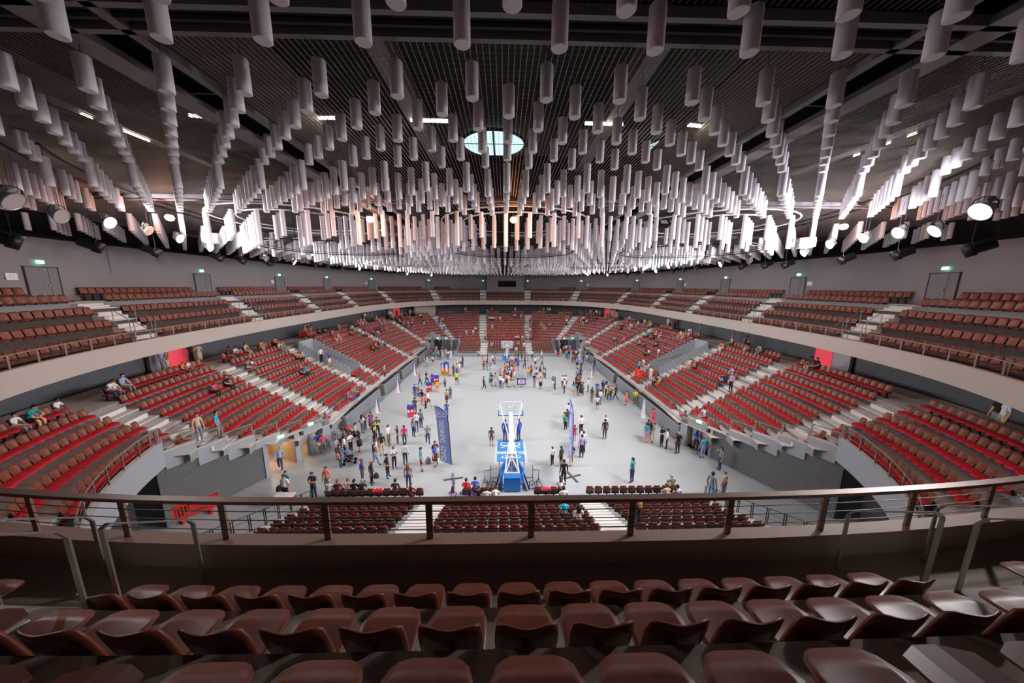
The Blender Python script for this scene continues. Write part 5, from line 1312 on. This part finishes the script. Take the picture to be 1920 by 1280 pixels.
# u, v of the head top, height, pose, heading (0 = away from camera, 90 = to the left, -90 = to the right, 180 = towards it), top, bottom, options
court([
 (534,882,1.62,'stand',170,'teal','grey','hk'), (531,889,1.76,'stand',175,'white','black','shk'), (584,884,1.76,'cross',178,'darkgrey','jeans','hk'), (610,874,1.7,'stand',180,'coral','grey','hk'),
 (521,837,1.78,'walk',-150,'lightblue','jeans','lhk'), (594,810,1.75,'stand',40,'blue','beige','hk'), (604,812,1.66,'hip',30,'pink','grey','hy'),
 (629,819,1.72,'cross',-90,'lilac','darkgrey','s'), (635,833,1.68,'stand',-80,'darkgrey','jeans','Lhk'), (644,816,1.72,'stand',-60,'white','black','hk'), (634,804,1.7,'stand',-120,'grey','darkgrey','x'), (629,812,1.35,'stand',-90,'beige','grey','s'), (643,811,1.3,'stand',-90,'black','black','hk'),
 (655,810,1.68,'cross',-110,'white','black','Lhb'), (672,808,1.66,'cross',110,'navy','navy','kLhk'), (665,792,1.66,'stand',-70,'beige','black','khk'), (677.5,777,1.7,'stand',-20,'white','grey','Lhk'), (682.5,773,1.68,'stand',160,'grey','jeans','Lhb'), (694,771.5,1.66,'stand',180,'mauve','mauve','dLhk'),
 (699,791,1.78,'stand',-100,'navy','navy','vhk'), (706,781,1.82,'cross',-165,'navy','navy','vhk'), (714,812,1.76,'stand',-150,'black','beige','hk'), (727,796,1.76,'cross',-100,'white','khaki','lhk'), (744,797.5,1.66,'phone',100,'black','maroon','hb'), (757,797,1.68,'stand',10,'magenta','jeans','hk'),
 (737,836,1.66,'cross',-140,'white','black','hb'), (704,822,1.66,'stand',-60,'white','beige','Lhb'), (700,832,1.68,'walk',-80,'black','lightjeans','Lhn'), (724,850,1.74,'hip',-90,'black','black','hk'), (694,863,1.66,'stand',-90,'black','black','hg'), (676.5,859,1.68,'stand',-85,'purple','grey','hb'),
 (758,829,1.7,'stand',0,'white','jeans','lhn'), (764,868.5,1.7,'stand',5,'grey','jeans','Lhb'), (788,838,1.76,'stand',-75,'teal','darkgrey','shk'), (814,833,1.66,'stand',-110,'blue','brown','kLhn'), (815,826,1.76,'cross',-150,'black','black','hk'), (801,794.6,1.78,'walk',20,'grey','jeans','x'), (774,784,1.64,'stand',-30,'lightblue','jeans','Lhb'),
 (779.5,772,1.8,'stand',175,'white','jeans','hk'), (788,766.6,1.76,'stand',-20,'grey','jeans','hn'), (777,745,1.7,'stand',0,'darkgrey','darkgrey','hk'), (777,720,1.8,'stand',165,'blue','grey','hk'), (784,724,1.7,'stand',0,'grey','blue','sLhb'), (790.5,730,1.72,'stand',-20,'black','beige','shk'), (797,738,1.7,'stand',-100,'pink','black','lhn'), (802,733,1.76,'walk',-100,'white','darkgrey','shk'),
 (786,698,1.78,'walk',-90,'red','jeans','hg'), (799,695.5,1.72,'walk',-110,'black','black','hb'), (810,699,1.68,'stand',170,'purple','purple','khb'), (819.5,712.5,1.5,'stand',10,'yellow','orange','shk'), (834,708,1.3,'stand',150,'grey','black','hk'), (837,729,1.66,'stand',-30,'beige','brown','khn'), (844,725,1.48,'stand',-10,'denim','jeans','Lhb'), (837,752.5,1.62,'stand',0,'blue','blue','hb'), (770,905,1.2,'walk',-60,'maroon','maroon','khk'),
 (855.5,696,1.78,'stand',10,'yellow','darkgrey','shn'), (860.5,711,1.05,'stand',20,'lightblue','lightblue','s'), (850,683,1.72,'stand',-40,'darkgrey','darkgrey','hk'), (856,680.6,1.74,'stand',10,'beige','blue','hk'), (861,679,1.76,'stand',40,'white','beige','shn'), (864,668.5,1.72,'cross',-120,'beige','jeans','hk'), (867.5,667,1.78,'stand',120,'darkgrey','jeans','hn'),
 (795,666.6,1.74,'stand',-60,'lilac','grey','sx'), (800.5,666.6,1.6,'stand',-40,'white','white','khb'), (811,665,1.68,'stand',-20,'white','denim','sLhb'),
 (807.5,649,1.78,'stand',-80,'black','black','hk'), (812.7,650,1.7,'stand',160,'brown','black','Lhk'), (816,649,1.7,'stand',100,'coral','beige','hb'), (818,647,1.76,'stand',-170,'lightblue','grey','hk'), (829,645,1.8,'cross',-175,'black','black','hk'), (804,655,1.5,'stand',-60,'magenta','grey','hk'), (812.6,658,1.55,'stand',0,'teal','black','hk'), (821,656,1.68,'stand',150,'beige','blue','khb'), (825,655,1.72,'stand',0,'navy','navy','hk'), (828.6,652,1.74,'stand',40,'lilac','white','hn'), (835.6,652,1.68,'stand',-160,'beige','beige','khb'), (840,656,1.66,'stand',170,'white','jeans','hk'), (845,655,1.74,'stand',20,'white','white','hk'), (849,648,1.76,'walk',120,'black','darkgrey','hk'),
 (904.5,667.5,1.4,'walk',-60,'orange','beige','hk'), (907,672,1.74,'stand',10,'grey','darkgrey','hg'), (913,673,1.72,'cross',150,'darkgrey','lightjeans','hk'), (918.6,673.6,1.6,'stand',100,'pink','black','shb'), (923.7,663,1.76,'walk',-80,'white','black','hk'), (928,662,1.78,'stand',-60,'lilac','lightjeans','hn'), (914,661,1.74,'stand',-100,'brown','brown','hk'), (897,656,1.3,'stand',160,'white','purple','hk'),
 (907,705,1.78,'walk',-90,'darkgrey','black','lhk'), (919,698.4,1.7,'stand',-70,'teal','cyan','dhk'), (921.4,698,1.76,'cross',-120,'navy','black','shk'), (928.4,698.4,1.74,'stand',-30,'lightblue','white','shk'),
 (938,701.7,1.74,'stand',-40,'white','jeans','hk'), (943,705.6,1.66,'stand',-50,'white','lightjeans','hb'), (954,700,1.76,'cross',-100,'white','white','shk'), (974,703,1.5,'sitlean',60,'white','white','hk'), (938,690,1.7,'stand',-60,'pink','grey','hb'), (944.5,697,1.66,'stand',-90,'maroon','maroon','hk'),
 (971,671,1.92,'stand',20,'blue','blue','shk'), (984,670.5,1.84,'walk',40,'darkgrey','jeans','hk'), (998,656,1.76,'walk',10,'white','black','hn'), (1004,668,1.74,'walk',-20,'white','black','shk'), (1015.6,656,1.78,'walk',90,'white','grey','x'), (1017,669,1.7,'walk',60,'beige','darkgrey','Lhn'), (991,687,1.66,'stand',20,'yellow','grey','Lhb'), (996,683.7,1.68,'stand',-30,'pink','black','Lhn'), (1006,688,1.64,'stand',-40,'white','denim','sLhn'), (1013,688,1.66,'stand',-20,'maroon','white','Lhn'), (1019.5,688,1.62,'stand',30,'white','pink','sLhn'), (1022.6,689.6,1.58,'stand',60,'cyan','black','Lhn'), (1002,700,1.78,'cross',-150,'black','grey','hn'), (1014,705.6,1.64,'stand',20,'beige','black','khk'), (1037,704.5,1.5,'stand',-30,'blue','white','shk'), (1041,706.4,1.72,'stand',60,'khaki','darkgrey','hk'),
 (1056,702.7,1.72,'stand',20,'white','jeans','hk'), (1061,702.7,1.7,'stand',-10,'white','red','shk'), (1058.6,709.7,1.78,'stand',60,'white','jeans','hn'),
 (1081,704.5,1.66,'stand',-60,'brown','brown','Lhn'), (1087,706.4,1.66,'stand',100,'red','black','Lhk'), (1076,715,1.66,'stand',-30,'cyan','beige','kLhk'), (1085,711.6,1.78,'stand',0,'black','black','hk'), (1090,715,1.7,'stand',-20,'darkgrey','darkgrey','dhk'), (1094,715.3,1.68,'stand',100,'beige','grey','sLhb'), (1103.6,708,1.78,'stand',80,'white','darkgrey','lhn'), (1083.4,689.5,1.76,'stand',20,'lilac','jeans','hk'), (1089,688.6,1.78,'stand',-10,'darkgrey','darkgrey','hn'),
 (1082.5,670,1.7,'stand',10,'lilac','darkgrey','khk'), (1090,670.8,1.76,'stand',-10,'lilac','darkgrey','hg'), (1079,662,1.68,'stand',40,'khaki','darkgrey','hk'), (1074,661,1.66,'stand',-60,'coral','darkgrey','Lhk'), (1087,661,1.72,'stand',150,'white','white','hn'), (1094,663.8,1.6,'stand',160,'blue','jeans','hn'), (1101,658,1.74,'stand',0,'black','white','khy'), (1106,656,1.78,'walk',80,'mauve','navy','hn'), (1076,652,1.72,'stand',-40,'red','black','hn'), (1084,651,1.7,'stand',150,'grey','black','hk'), (1088,651,1.76,'cross',-170,'white','white','hn'), (1080.6,655,1.68,'stand',20,'white','black','hk'), (1063,655,1.74,'stand',-20,'cyan','black','hk'), (1067,656,1.76,'stand',30,'navy','lightjeans','hk'), (1047,653,1.66,'stand',-160,'black','red','khn'), (1051,651.6,1.66,'stand',100,'cream','beige','hb'), (1042,654,1.3,'stand',-90,'white','white','hk'), (1057.7,646.4,1.72,'stand',-150,'coral','black','hn'), (1062,645,1.74,'stand',170,'white','red','shk'), (1069,644.5,1.78,'walk',20,'lightblue','beige','hn'), (1112,674,1.78,'walk',-150,'grey','darkgrey','lhn'),
 (1120.5,715,1.76,'stand',-30,'blue','lightjeans','x'), (1131,712.5,1.78,'stand',-60,'navy','grey','hn'), (1137,709.7,1.78,'stand',30,'blue','grey','hg'), (1144,716,1.74,'stand',120,'lightblue','grey','hg'), (1137,717,1.66,'stand',60,'white','black','Lhk'), (1122,723.8,1.74,'stand',-20,'khaki','brown','hg'), (1126.6,730,1.68,'stand',-60,'white','grey','hk'), (1125.6,737,1.2,'stand',-40,'blue','black','hn'), (1140.6,723.8,1.7,'stand',60,'green','darkgrey','hk'), (1146.7,721,1.74,'cross',110,'coral','black','hk'), (1147.7,726,1.45,'stand',60,'navy','lightjeans','hk'), (1155.6,720.5,1.78,'walk',80,'navy','navy','lhn'), (1110.6,725,1.74,'stand',-60,'darkgrey','khaki','hn'), (1121,741.6,1.5,'stand',-10,'white','darkgrey','shk'),
 (1175.8,732,1.62,'phone',60,'coral','coral','dhn'), (1192.7,730,1.76,'cross',140,'yellow','khaki','hn'), (1226,765,1.72,'walk',170,'pink','magenta','sLhn'),
 (1216.7,786,1.7,'stand',-60,'brown','beige','hk'), (1214,792.5,1.72,'stand',-10,'teal','lilac','shn'), (1227.5,791.7,1.74,'stand',60,'grey','beige','shn'), (1221,790,1.66,'stand',20,'brown','beige','Lhn'), (1243,799,1.68,'cross',-160,'black','navy','Lhn'), (1253,802.5,1.7,'stand',60,'white','black','lLhk'), (1274,809,1.78,'stand',10,'black','darkgrey','hg'), (1270,812,1.4,'stand',40,'magenta','pink','hk'),
 (1308,806.7,1.7,'stand',-40,'blue','black','Lhk'), (1321.7,818,1.7,'stand',0,'cyan','lilac','hb'), (1327.5,809,1.72,'stand',-20,'beige','jeans','Lhn'), (1320,813,1.5,'stand',30,'red','black','hk'), (1335,815,1.72,'stand',40,'darkgrey','jeans','hk'), (1354,838,1.68,'phone',80,'grey','jeans','lLhk'),
 (1188,857.5,1.76,'phone',30,'teal','jeans','hn'), (1337.5,884,1.8,'stand',-60,'grey','lightjeans','hk'), (1361,883,1.66,'stand',30,'beige','grey','hb'), (1362.5,894,1.25,'stand',60,'red','grey','hk'),
 (1066.4,755,1.72,'stand',20,'white','grey','hn'), (1064,766.7,1.74,'cross',-20,'darkgrey','darkgrey','hk'), (1058,772,1.25,'stand',-60,'yellow','black','hk'), (1061,777,1.42,'stand',0,'teal','black','hk'), (1090.6,778,1.78,'stand',20,'white','black','lhn'), (1091.7,803,1.66,'stand',40,'white','darkgrey','hk'), (1095,807.5,1.8,'stand',0,'white','navy','lhn'), (1092,814,1.84,'stand',5,'lilac','navy','lhk'), (1078,796,1.4,'stand',-30,'red','pink','shk'), (1136,778,1.66,'stand',150,'white','beige','hn'), (1135.5,785,1.78,'stand',0,'navy','darkgrey','hk'),
 (1036.4,837,1.4,'stand',40,'white','black','hk'), (1053,836,1.5,'stand',40,'darkgrey','black','shk'), (1072.7,832,1.7,'stand',20,'navy','beige','shk'), (1058,861,1.8,'stand',10,'black','black','lhk'),
 (921.4,800.6,1.58,'stand',0,'darkgrey','denim','shk'), (947,786,1.95,'stand',-30,'blue','blue','sKhk'), (972.7,784,1.98,'stand',40,'blue','blue','sKhk'),
])
# the dense group around the far hoop
for i, (a, b) in enumerate([(590,530),(650,500),(715,480),(770,500),(820,510),(600,600),(655,575),(700,600),(760,570),(830,580),(600,640),(660,650),(720,660),(745,690),(600,700),(640,760),(800,640),(815,250),(860,300),(920,210),(1000,245),(1080,260),(740,320),(790,330),(700,340),(610,270),(1150,265)]):
    cols = ['coral','beige','black','black','coral','white','orange','lightblue','white','coral','maroon','lightblue','white','navy','red','beige','mauve','grey','lilac','khaki','darkgrey','mauve','white','cream','lilac','white','teal']
    bots = ['black','jeans','grey','white','darkgrey','maroon']; hgt = 1.4 if i in (1, 6, 13, 25, 26) else random.uniform(1.6, 1.78); u, v = 900+a/12.8, 640+b/12.8; p = on_z(u, v, hgt)
    person(p.x, p.y, 0, random.uniform(0, 6.28), hgt, random.choice(('stand', 'stand', 'cross', 'hip')), cols[i], random.choice(bots), random.choice(('', 's', 'L', 'k', 's')), where_court(p.x, p.y), u)
# ---- people in the seating
CAND = []
for k in range(1, 11):
    for sa, w in L_AISLES:
        for sg in (-1, 1):
            if row_ok(k, sg*sa):
                for o in (.2, .6):
                    x, y, nx, ny = ring(sg*sa, LO(k)+o)
                    for q in (-.4, .4): CAND.append((x+ny*q, y-nx*q, zL(k)+(.23 if o > .4 else 0), sg*sa))
for i in range(-340, 341):
    s_ = i*.25
    for o in (2.4, 3.2, 4.0): x, y, _, _ = ring(s_, o); CAND.append((x, y, 5.95, s_))
for sg in (-1, 1):
    for k in (4, 5): x, y, _, _ = ring(sg*48.5, LO(k)+.4); CAND.append((x, y, zL(4), sg*48.5)); CAND.append((x+.2, y+.6, zL(4), sg*48.5))
CPX = [pix((c[0], c[1], c[2]+1.7)) for c in CAND]; CUSED = []
NPX = {'L': None}
def block_where(x, y, z, s_):
    sd = 'left' if s_ < 0 else 'right'
    if abs(z-5.95) < .02: return 'on the %s concourse' % ('far' if abs(s_) < 18 else sd)
    return 'on the %s stairs' % ('far' if abs(s_) < 18 else sd)
def stand_in(u, v, top, bot, opts='', h=1.72, pose='stand', dr=None):
    best = None
    for c, p in zip(CAND, CPX):
        if p[2] < 0: continue
        d = (p[0]-u)**2 + (p[1]-v)**2 + sum(60 for q in CUSED if (q[0]-c[0])**2+(q[1]-c[1])**2 < .12)
        if best is None or d < best[0]: best = (d, c)
    c = best[1]; CUSED.append(c); rz = ring_rz(c[3]) + (random.uniform(-.7, .7) if dr is None else R(dr))
    person(c[0], c[1], c[2], rz, h, pose, top, bot, opts, block_where(*c), u)
SPX = [(q, pix((q['x'], q['y'], q['z']+1.25))) for q in SEATS if q['kind'] != 'upper' and q['vis']]
def sit_in(u, v, top, bot, opts='', h=1.72, pose=None, dr=0):
    best = None
    for q, p in SPX:
        if q['busy']: continue
        d = (p[0]-u)**2 + (p[1]-v)**2
        if best is None or d < best[0]: best = (d, q)
    q = best[1]; q['busy'] = True; s_ = h/1.72
    w = 'in the ' + q['block'] if 'stand' not in q['block'] else 'in the ' + q['block']
    f = Vector((-math.sin(q['rz']), math.cos(q['rz'])))
    person(q['x']+f.x*.06, q['y']+f.y*.06, q['z']+.02, q['rz']+R(dr), h, pose or random.choice(('sit', 'sit', 'sitlean')), top, bot, opts, w, u)
for e in [(7.5,753,'white','grey','hk',1.4), (23,742,'teal','black','shk'), (97.5,730,'white','pink','shk',1.4), (182,701,'white','jeans','hk'), (201,703,'white','teal','hk',1.3), (218,700,'lightblue','grey','hk'),
          (330,661,'orange','black','hk',1.3), (338,662,'white','grey','hk',1.3), (414,634,'maroon','beige','shk'), (427,632.5,'white','darkgrey','hk'), (460,637,'beige','beige','Lhn'), (467,634,'coral','beige','hk'), (518,624,'coral','black','hn'), (525,623,'grey','grey','hn'), (535,622,'beige','grey','hb'), (552.5,643,'black','black','hk'), (561,640,'coral','black','Lhk'),
          (452,670,'grey','white','shn'), (460,672,'white','grey','hk',1.4), (388,710,'pink','black','Lhb'), (414,707.5,'black','black','hk'), (556,683,'darkgrey','navy','hg'), (562.5,682.5,'teal','black','hk'),
          (592,608,'black','black','hk'), (607,604,'navy','black','hk'), (614,604,'coral','grey','hk'), (622,605,'grey','grey','hk'), (620,623,'red','beige','hn'), (629,626,'coral','beige','hb'), (651,605,'black','black','hk'), (655,604,'white','grey','hk'), (654,615,'mauve','navy','hk'), (667,593,'pink','beige','hn'), (673,594,'lilac','white','hn'), (679,592,'beige','beige','hb'), (677,617,'white','jeans','hn'), (683,617,'coral','jeans','hb'), (689,616,'red','jeans','hk'), (717,607,'red','grey','hk'), (703,612,'black','white','hk'), (709,611,'black','black','hk'), (704,593,'coral','white','hb'), (710,594,'lilac','beige','hn'), (716,595,'coral','beige','hb'),
          (694,647,'black','black','hk'), (701,644,'coral','darkgrey','Lhk'), (706,643,'maroon','grey','hk'), (710,641,'grey','grey','hb'), (719,637,'white','jeans','hn'), (647,735,'pink','mauve','Lhn'), (657,731,'orange','jeans','hb'), (662,723,'cyan','jeans','hb'), (655,742,'mauve','mauve','Lhn'),
          (1160,627,'lilac','black','Lhn'), (1175,625,'black','beige','hk'), (1181,630,'pink','pink','hn'), (1205,636,'lilac','jeans','hk'), (1214,638,'pink','jeans','hk'), (1238,637,'black','black','hk'), (1216,653,'black','black','hk'), (1221,652,'white','navy','hk'), (1293,668,'white','beige','shb'), (1302,672,'black','beige','sLhk'), (1309,675,'coral','black','shb'), (1367,702,'navy','jeans','hn'), (1377,703,'lilac','darkgrey','hn'), (1230,697,'darkgrey','darkgrey','hg'), (1236,701,'yellow','khaki','hk',1.4), (1212,707,'lightblue','black','hk',1.3), (1218,620,'cyan','navy','hk'), (1213,621,'white','red','hn'), (1235,617,'coral','white','Lhn'), (1230,623,'black','navy','hk'), (1168,607,'black','black','hk'), (1172,605,'coral','black','hk'), (1185,605,'white','beige','hn'), (1189,607,'beige','beige','hn'), (1202,592,'white','beige','hb'), (1184,588,'white','grey','hn'), (1215,593,'white','beige','hb'), (1222,597,'green','green','hk'), (1231,597,'pink','white','hn'), (1282,617,'white','beige','hb'), (1289,618,'coral','beige','hg'), (1295,612,'white','beige','hb'), (1300,612,'lilac','white','hn'), (1362,625,'coral','white','hn'), (1368,626,'beige','khaki','hb'), (1411,637,'black','white','shk'), (1422,637,'beige','lightjeans','hn'), (1535,668,'darkgrey','beige','hk'), (1545,667,'black','darkgrey','hk'), (1327.5,761,'white','lilac','Lhn'), (1243,618,'pink','white','hn'),
          (918,591,'white','navy','hn'), (922,591,'white','black','hk'), (926,592,'white','navy','hn'), (930,591,'coral','grey','hb'), (936,591,'white','beige','hn'), (967,588,'white','black','hn'), (972,589,'black','black','hk'), (976,589,'white','beige','hn'), (923,605,'white','white','hn'), (876,615,'white','white','hb'), (889,615,'white','beige','hk'), (893,614,'white','black','hn'), (1017,604,'beige','white','hb'), (1021,605,'orange','beige','hb'), (1026,606,'darkgrey','white','hk'), (1031,605,'lilac','grey','hn'), (966,625,'white','darkgrey','hn'), (973,625,'white','black','hk'), (979,625,'white','beige','hn'), (1063,591,'orange','coral','hn'), (1067,592,'lilac','coral','hb'),
          (922,642,'beige','black','hb'), (972,638,'pink','coral','hb'), (982,642,'white','white','hn'), (967,647,'white','grey','hn'), (1097,595,'black','white','hk'), (1102,594,'blue','white','hn'),
          (865,900,'red','blue','hn'), (882,897,'blue','red','hk'), (847.5,913,'lilac','jeans','Lhn'), (864,917,'cyan','grey','hb',1.4), (876,913,'purple','black','Lhn'), (890,912.5,'black','black','hn'), (907,918,'white','black','hn'), (922.5,918,'white','grey','hn'), (1048,902,'white','grey','Lhn'), (1057,915,'white','black','hk'), (611,912,'white','grey','hg'), (624,913,'maroon','black','hb'), (642,913,'beige','grey','hb'), (656,912,'black','black','hk'), (671,911,'navy','grey','hg'), (741,906,'darkgrey','black','hk'), (1265,899,'khaki','grey','hg'), (1281,898,'white','beige','hk'), (1267,916,'beige','grey','hn'), (1276,912,'brown','black','hk'), (1066,945,'cyan','grey','hk'), (1086,953,'cream','grey','Lhk')]:
    sit_in(e[0], e[1], e[2], e[3], e[4], e[5] if len(e) > 5 else 1.72)
for e in [(296,655,'lightblue','grey','hk'), (307,656,'khaki','beige','hk'), (355,646,'darkgrey','black','hn'), (371,643,'beige','beige','dhn'), (373,776,'beige','grey','hk'), (403,767,'cyan','grey','hk'), (571,607,'grey','red','hn'), (577,606,'darkgrey','red','hk'), (580,603,'navy','beige','hg'), (604,647,'white','black','hk'), (619,650,'blue','cream','shk'), (729,678,'lightblue','black','hk'), (684,585,'white','navy','hn'), (690,584,'lilac','grey','hn'), (697,585,'grey','black','hk'),
          (1203,675,'cyan','darkgrey','hk'), (1213,678,'white','beige','hk'), (1217,680,'white','white','Lhk'), (1233,652,'white','grey','Lhk'), (1253,595,'white','beige','hn'), (1258,596,'grey','black','hk'), (1267,596,'red','black','hn'), (1315,607,'teal','grey','hk'), (1377,618,'mauve','beige','hk'), (1402,625,'darkgrey','navy','hk'), (1401,745,'lilac','black','hg'), (1873,747,'black','grey','hk'), (1893,748,'white','beige','hn'),
          (907,618,'beige','maroon','hk'), (908,625,'lime','darkgrey','hb'), (913,622,'beige','brown','hk'), (823,592,'black','navy','hk'), (828,593,'white','grey','hn'), (830,606,'white','navy','hk'), (1056,590,'white','black','hn'), (1117,593,'white','black','hk')]:
    stand_in(*e[:5])
for i in range(15):                                       # queue on the far right centre stairs
    stand_in(random.uniform(989, 1003), 593 + i*3.1, ['coral','red','navy','blue','orange','darkgrey','lightblue','white','red','pink','white','white','denim','pink','magenta'][i], random.choice(('jeans','black','grey')), '')
for i in range(34):                                       # crowd on the far concourse
    u = random.choice((random.uniform(725, 795), random.uniform(1085, 1160), random.uniform(860, 1065)))
    stand_in(u, 577 + abs(u-955)*.03, random.choice(('black','black','darkgrey','white','red','coral','navy','lightblue','beige','teal','pink','grey')), random.choice(('black','jeans','beige','grey')), '')
for i in range(26):                                       # far corner seats
    u = random.choice((random.uniform(722, 800), random.uniform(722, 800), random.uniform(1090, 1150)))
    sit_in(u, random.uniform(582, 603), random.choice(('black','white','coral','red','darkgrey','beige','navy','pink')), random.choice(('black','grey','white','jeans')), '')
# woman taking a picture in the near stand aisle edge
c = min([q for q in SEATS if q['kind'] == 'tele' and q['row'] > 3], key=lambda q: (q['u']-1203)**2 + (q['v']-990)**2)
person(c['x']-.1, c['y']+.35, c['z'], R(25), 1.7, 'photo', 'black', 'jeans', 'Lhy', 'in the near stand behind the railing', 1203)
# the 300 people who show largest become objects, the tiny rest of the crowd one mesh
def get_hair(pose, st):
    if (pose, st) not in HAIR: HAIR[(pose, st)] = hair_mesh(pose, st)
    return HAIR[(pose, st)]
PEOPLE.sort(key=lambda e: -e['size'])
seen = {}
for e in PEOPLE[:300]: seen.setdefault(e['lab'], []).append(e)
for lab, es in seen.items():
    es.sort(key=lambda e: e['u'])
    for i, e in enumerate(es):
        o = bpy.data.objects.new('person', BODY[e['pose']][0]); COL.objects.link(o); o.matrix_world = e['M']
        for sl, m in zip(o.material_slots, e['lay']): sl.link = 'OBJECT'; sl.material = m
        if e['hair']:
            hh = link('hair', get_hair(e['pose'], e['hair']), o); hh.material_slots[0].link = 'OBJECT'; hh.material_slots[0].material = e['hc']
        if e['skirt']:
            q = link('skirt', SKIRT[e['skirt']], o); q.material_slots[0].link = 'OBJECT'; q.material_slots[0].material = e['skm']
        if e['vest']:
            mb = MB(); mb.box(-.16, -.04, .08, .125, 1.12, 1.36); mb.box(.04, .16, .08, .125, 1.12, 1.36); mb.box(-.16, .16, -.13, -.09, 1.15, 1.34); obj('safety_panel', mb, pmat('lime'), o)
        t = lab if len(es) == 1 else lab + ', %s from left' % ORD[i+1]
        if len(t.split()) > 16: t = t.replace(' top,', '').replace('person in', 'person,').replace('child in', 'child,')
        if len(t.split()) > 16: t = t.replace(', standing', '').replace(', sitting', '').replace(', bent forward', '').replace(', with folded arms', '')
        if len(t.split()) > 16: t = t.replace('beyond the sunken entrance', 'past sunken entrance').replace('before the sunken entrance', 'near sunken entrance')
        tag(o, t, 'person', 'visitors')
if len(PEOPLE) > 300:
    Vs, Fs, Ms, mats_, off = [], [], [], [], 0
    def mi(m):
        if m not in mats_: mats_.append(m)
        return mats_.index(m)
    cache = {}
    def grab(me):
        if me.name not in cache:
            a_ = np.empty(len(me.vertices)*3); me.vertices.foreach_get('co', a_); cache[me.name] = (a_.reshape(-1, 3), [tuple(p.vertices) for p in me.polygons], [p.material_index for p in me.polygons])
        return cache[me.name]
    for e in PEOPLE[300:]:
        jobs = [(BODY[e['pose']][0], e['lay'])]
        if e['hair']: jobs.append((get_hair(e['pose'], e['hair']), [e['hc']]))
        if e['skirt']: jobs.append((SKIRT[e['skirt']], [e['skm']]))
        Mx = np.array(e['M'])
        for me, lay in jobs:
            V, F_, I_ = grab(me); Vs.append(V @ Mx[:3, :3].T + Mx[:3, 3]); Fs.extend([tuple(i+off for i in f) for f in F_]); im = [mi(m) for m in lay]; Ms.extend([im[i] for i in I_]); off += len(V)
    me = bpy.data.meshes.new('distant_crowd'); me.from_pydata(np.concatenate(Vs).tolist(), [], Fs)
    for m in mats_: me.materials.append(m)
    me.polygons.foreach_set('material_index', Ms); me.polygons.foreach_set('use_smooth', [True]*len(Fs)); me.update()
    tag(link('distant_crowd', me), 'distant crowd of tiny visitors on the far stairs, seats and concourse', 'crowd', 'visitors', 'stuff')
# bags carried by people, and an orange ball
def hang_bag(u, v, h, dx, z, col, lab):
    p = on_z(u, v, h); bag(p.x+dx, p.y-.05, z, col, lab, 'handbag', .8)
hang_bag(531, 889, 1.76, -.3, .75, '#1c2436', 'dark bag held by the white-topped person left of the near stand')
hang_bag(694, 863, 1.66, .32, .5, '#2a2a2e', 'black handbag carried low by the grey-haired person at left')
hang_bag(604, 812, 1.66, -.28, .75, '#e6dcd0', 'white handbag on the arm of the person in pink by the doorways')
hang_bag(814, 833, 1.66, .3, .75, '#b49a7c', 'beige shoulder bag beside the tall blue flag')
p = on_z(954, 700, 1.76); mb = MB(); mb.lathe([(.0, -.12), (.07, -.1), (.115, -.04), (.12, 0), (.115, .04), (.07, .1), (0, .12)], 14); b_ = obj('basketball', mb, mat('ball_orange', '#e0662a', .6), None, True, M=Matrix.Translation((p.x+.3, p.y-.15, 1.15))); tag(b_, 'orange basketball held in the centre crowd', 'ball')
mb = MB(); mb.tube([(.1205*math.cos(t), .1205*math.sin(t), 0) for t in np.linspace(0, 6.2832, 17)[:-1]], .004, 4, closed=True); obj('seam', mb, M_dark, b_)
print('people', len(PEOPLE), 't', round(time.time()-_T0, 1))
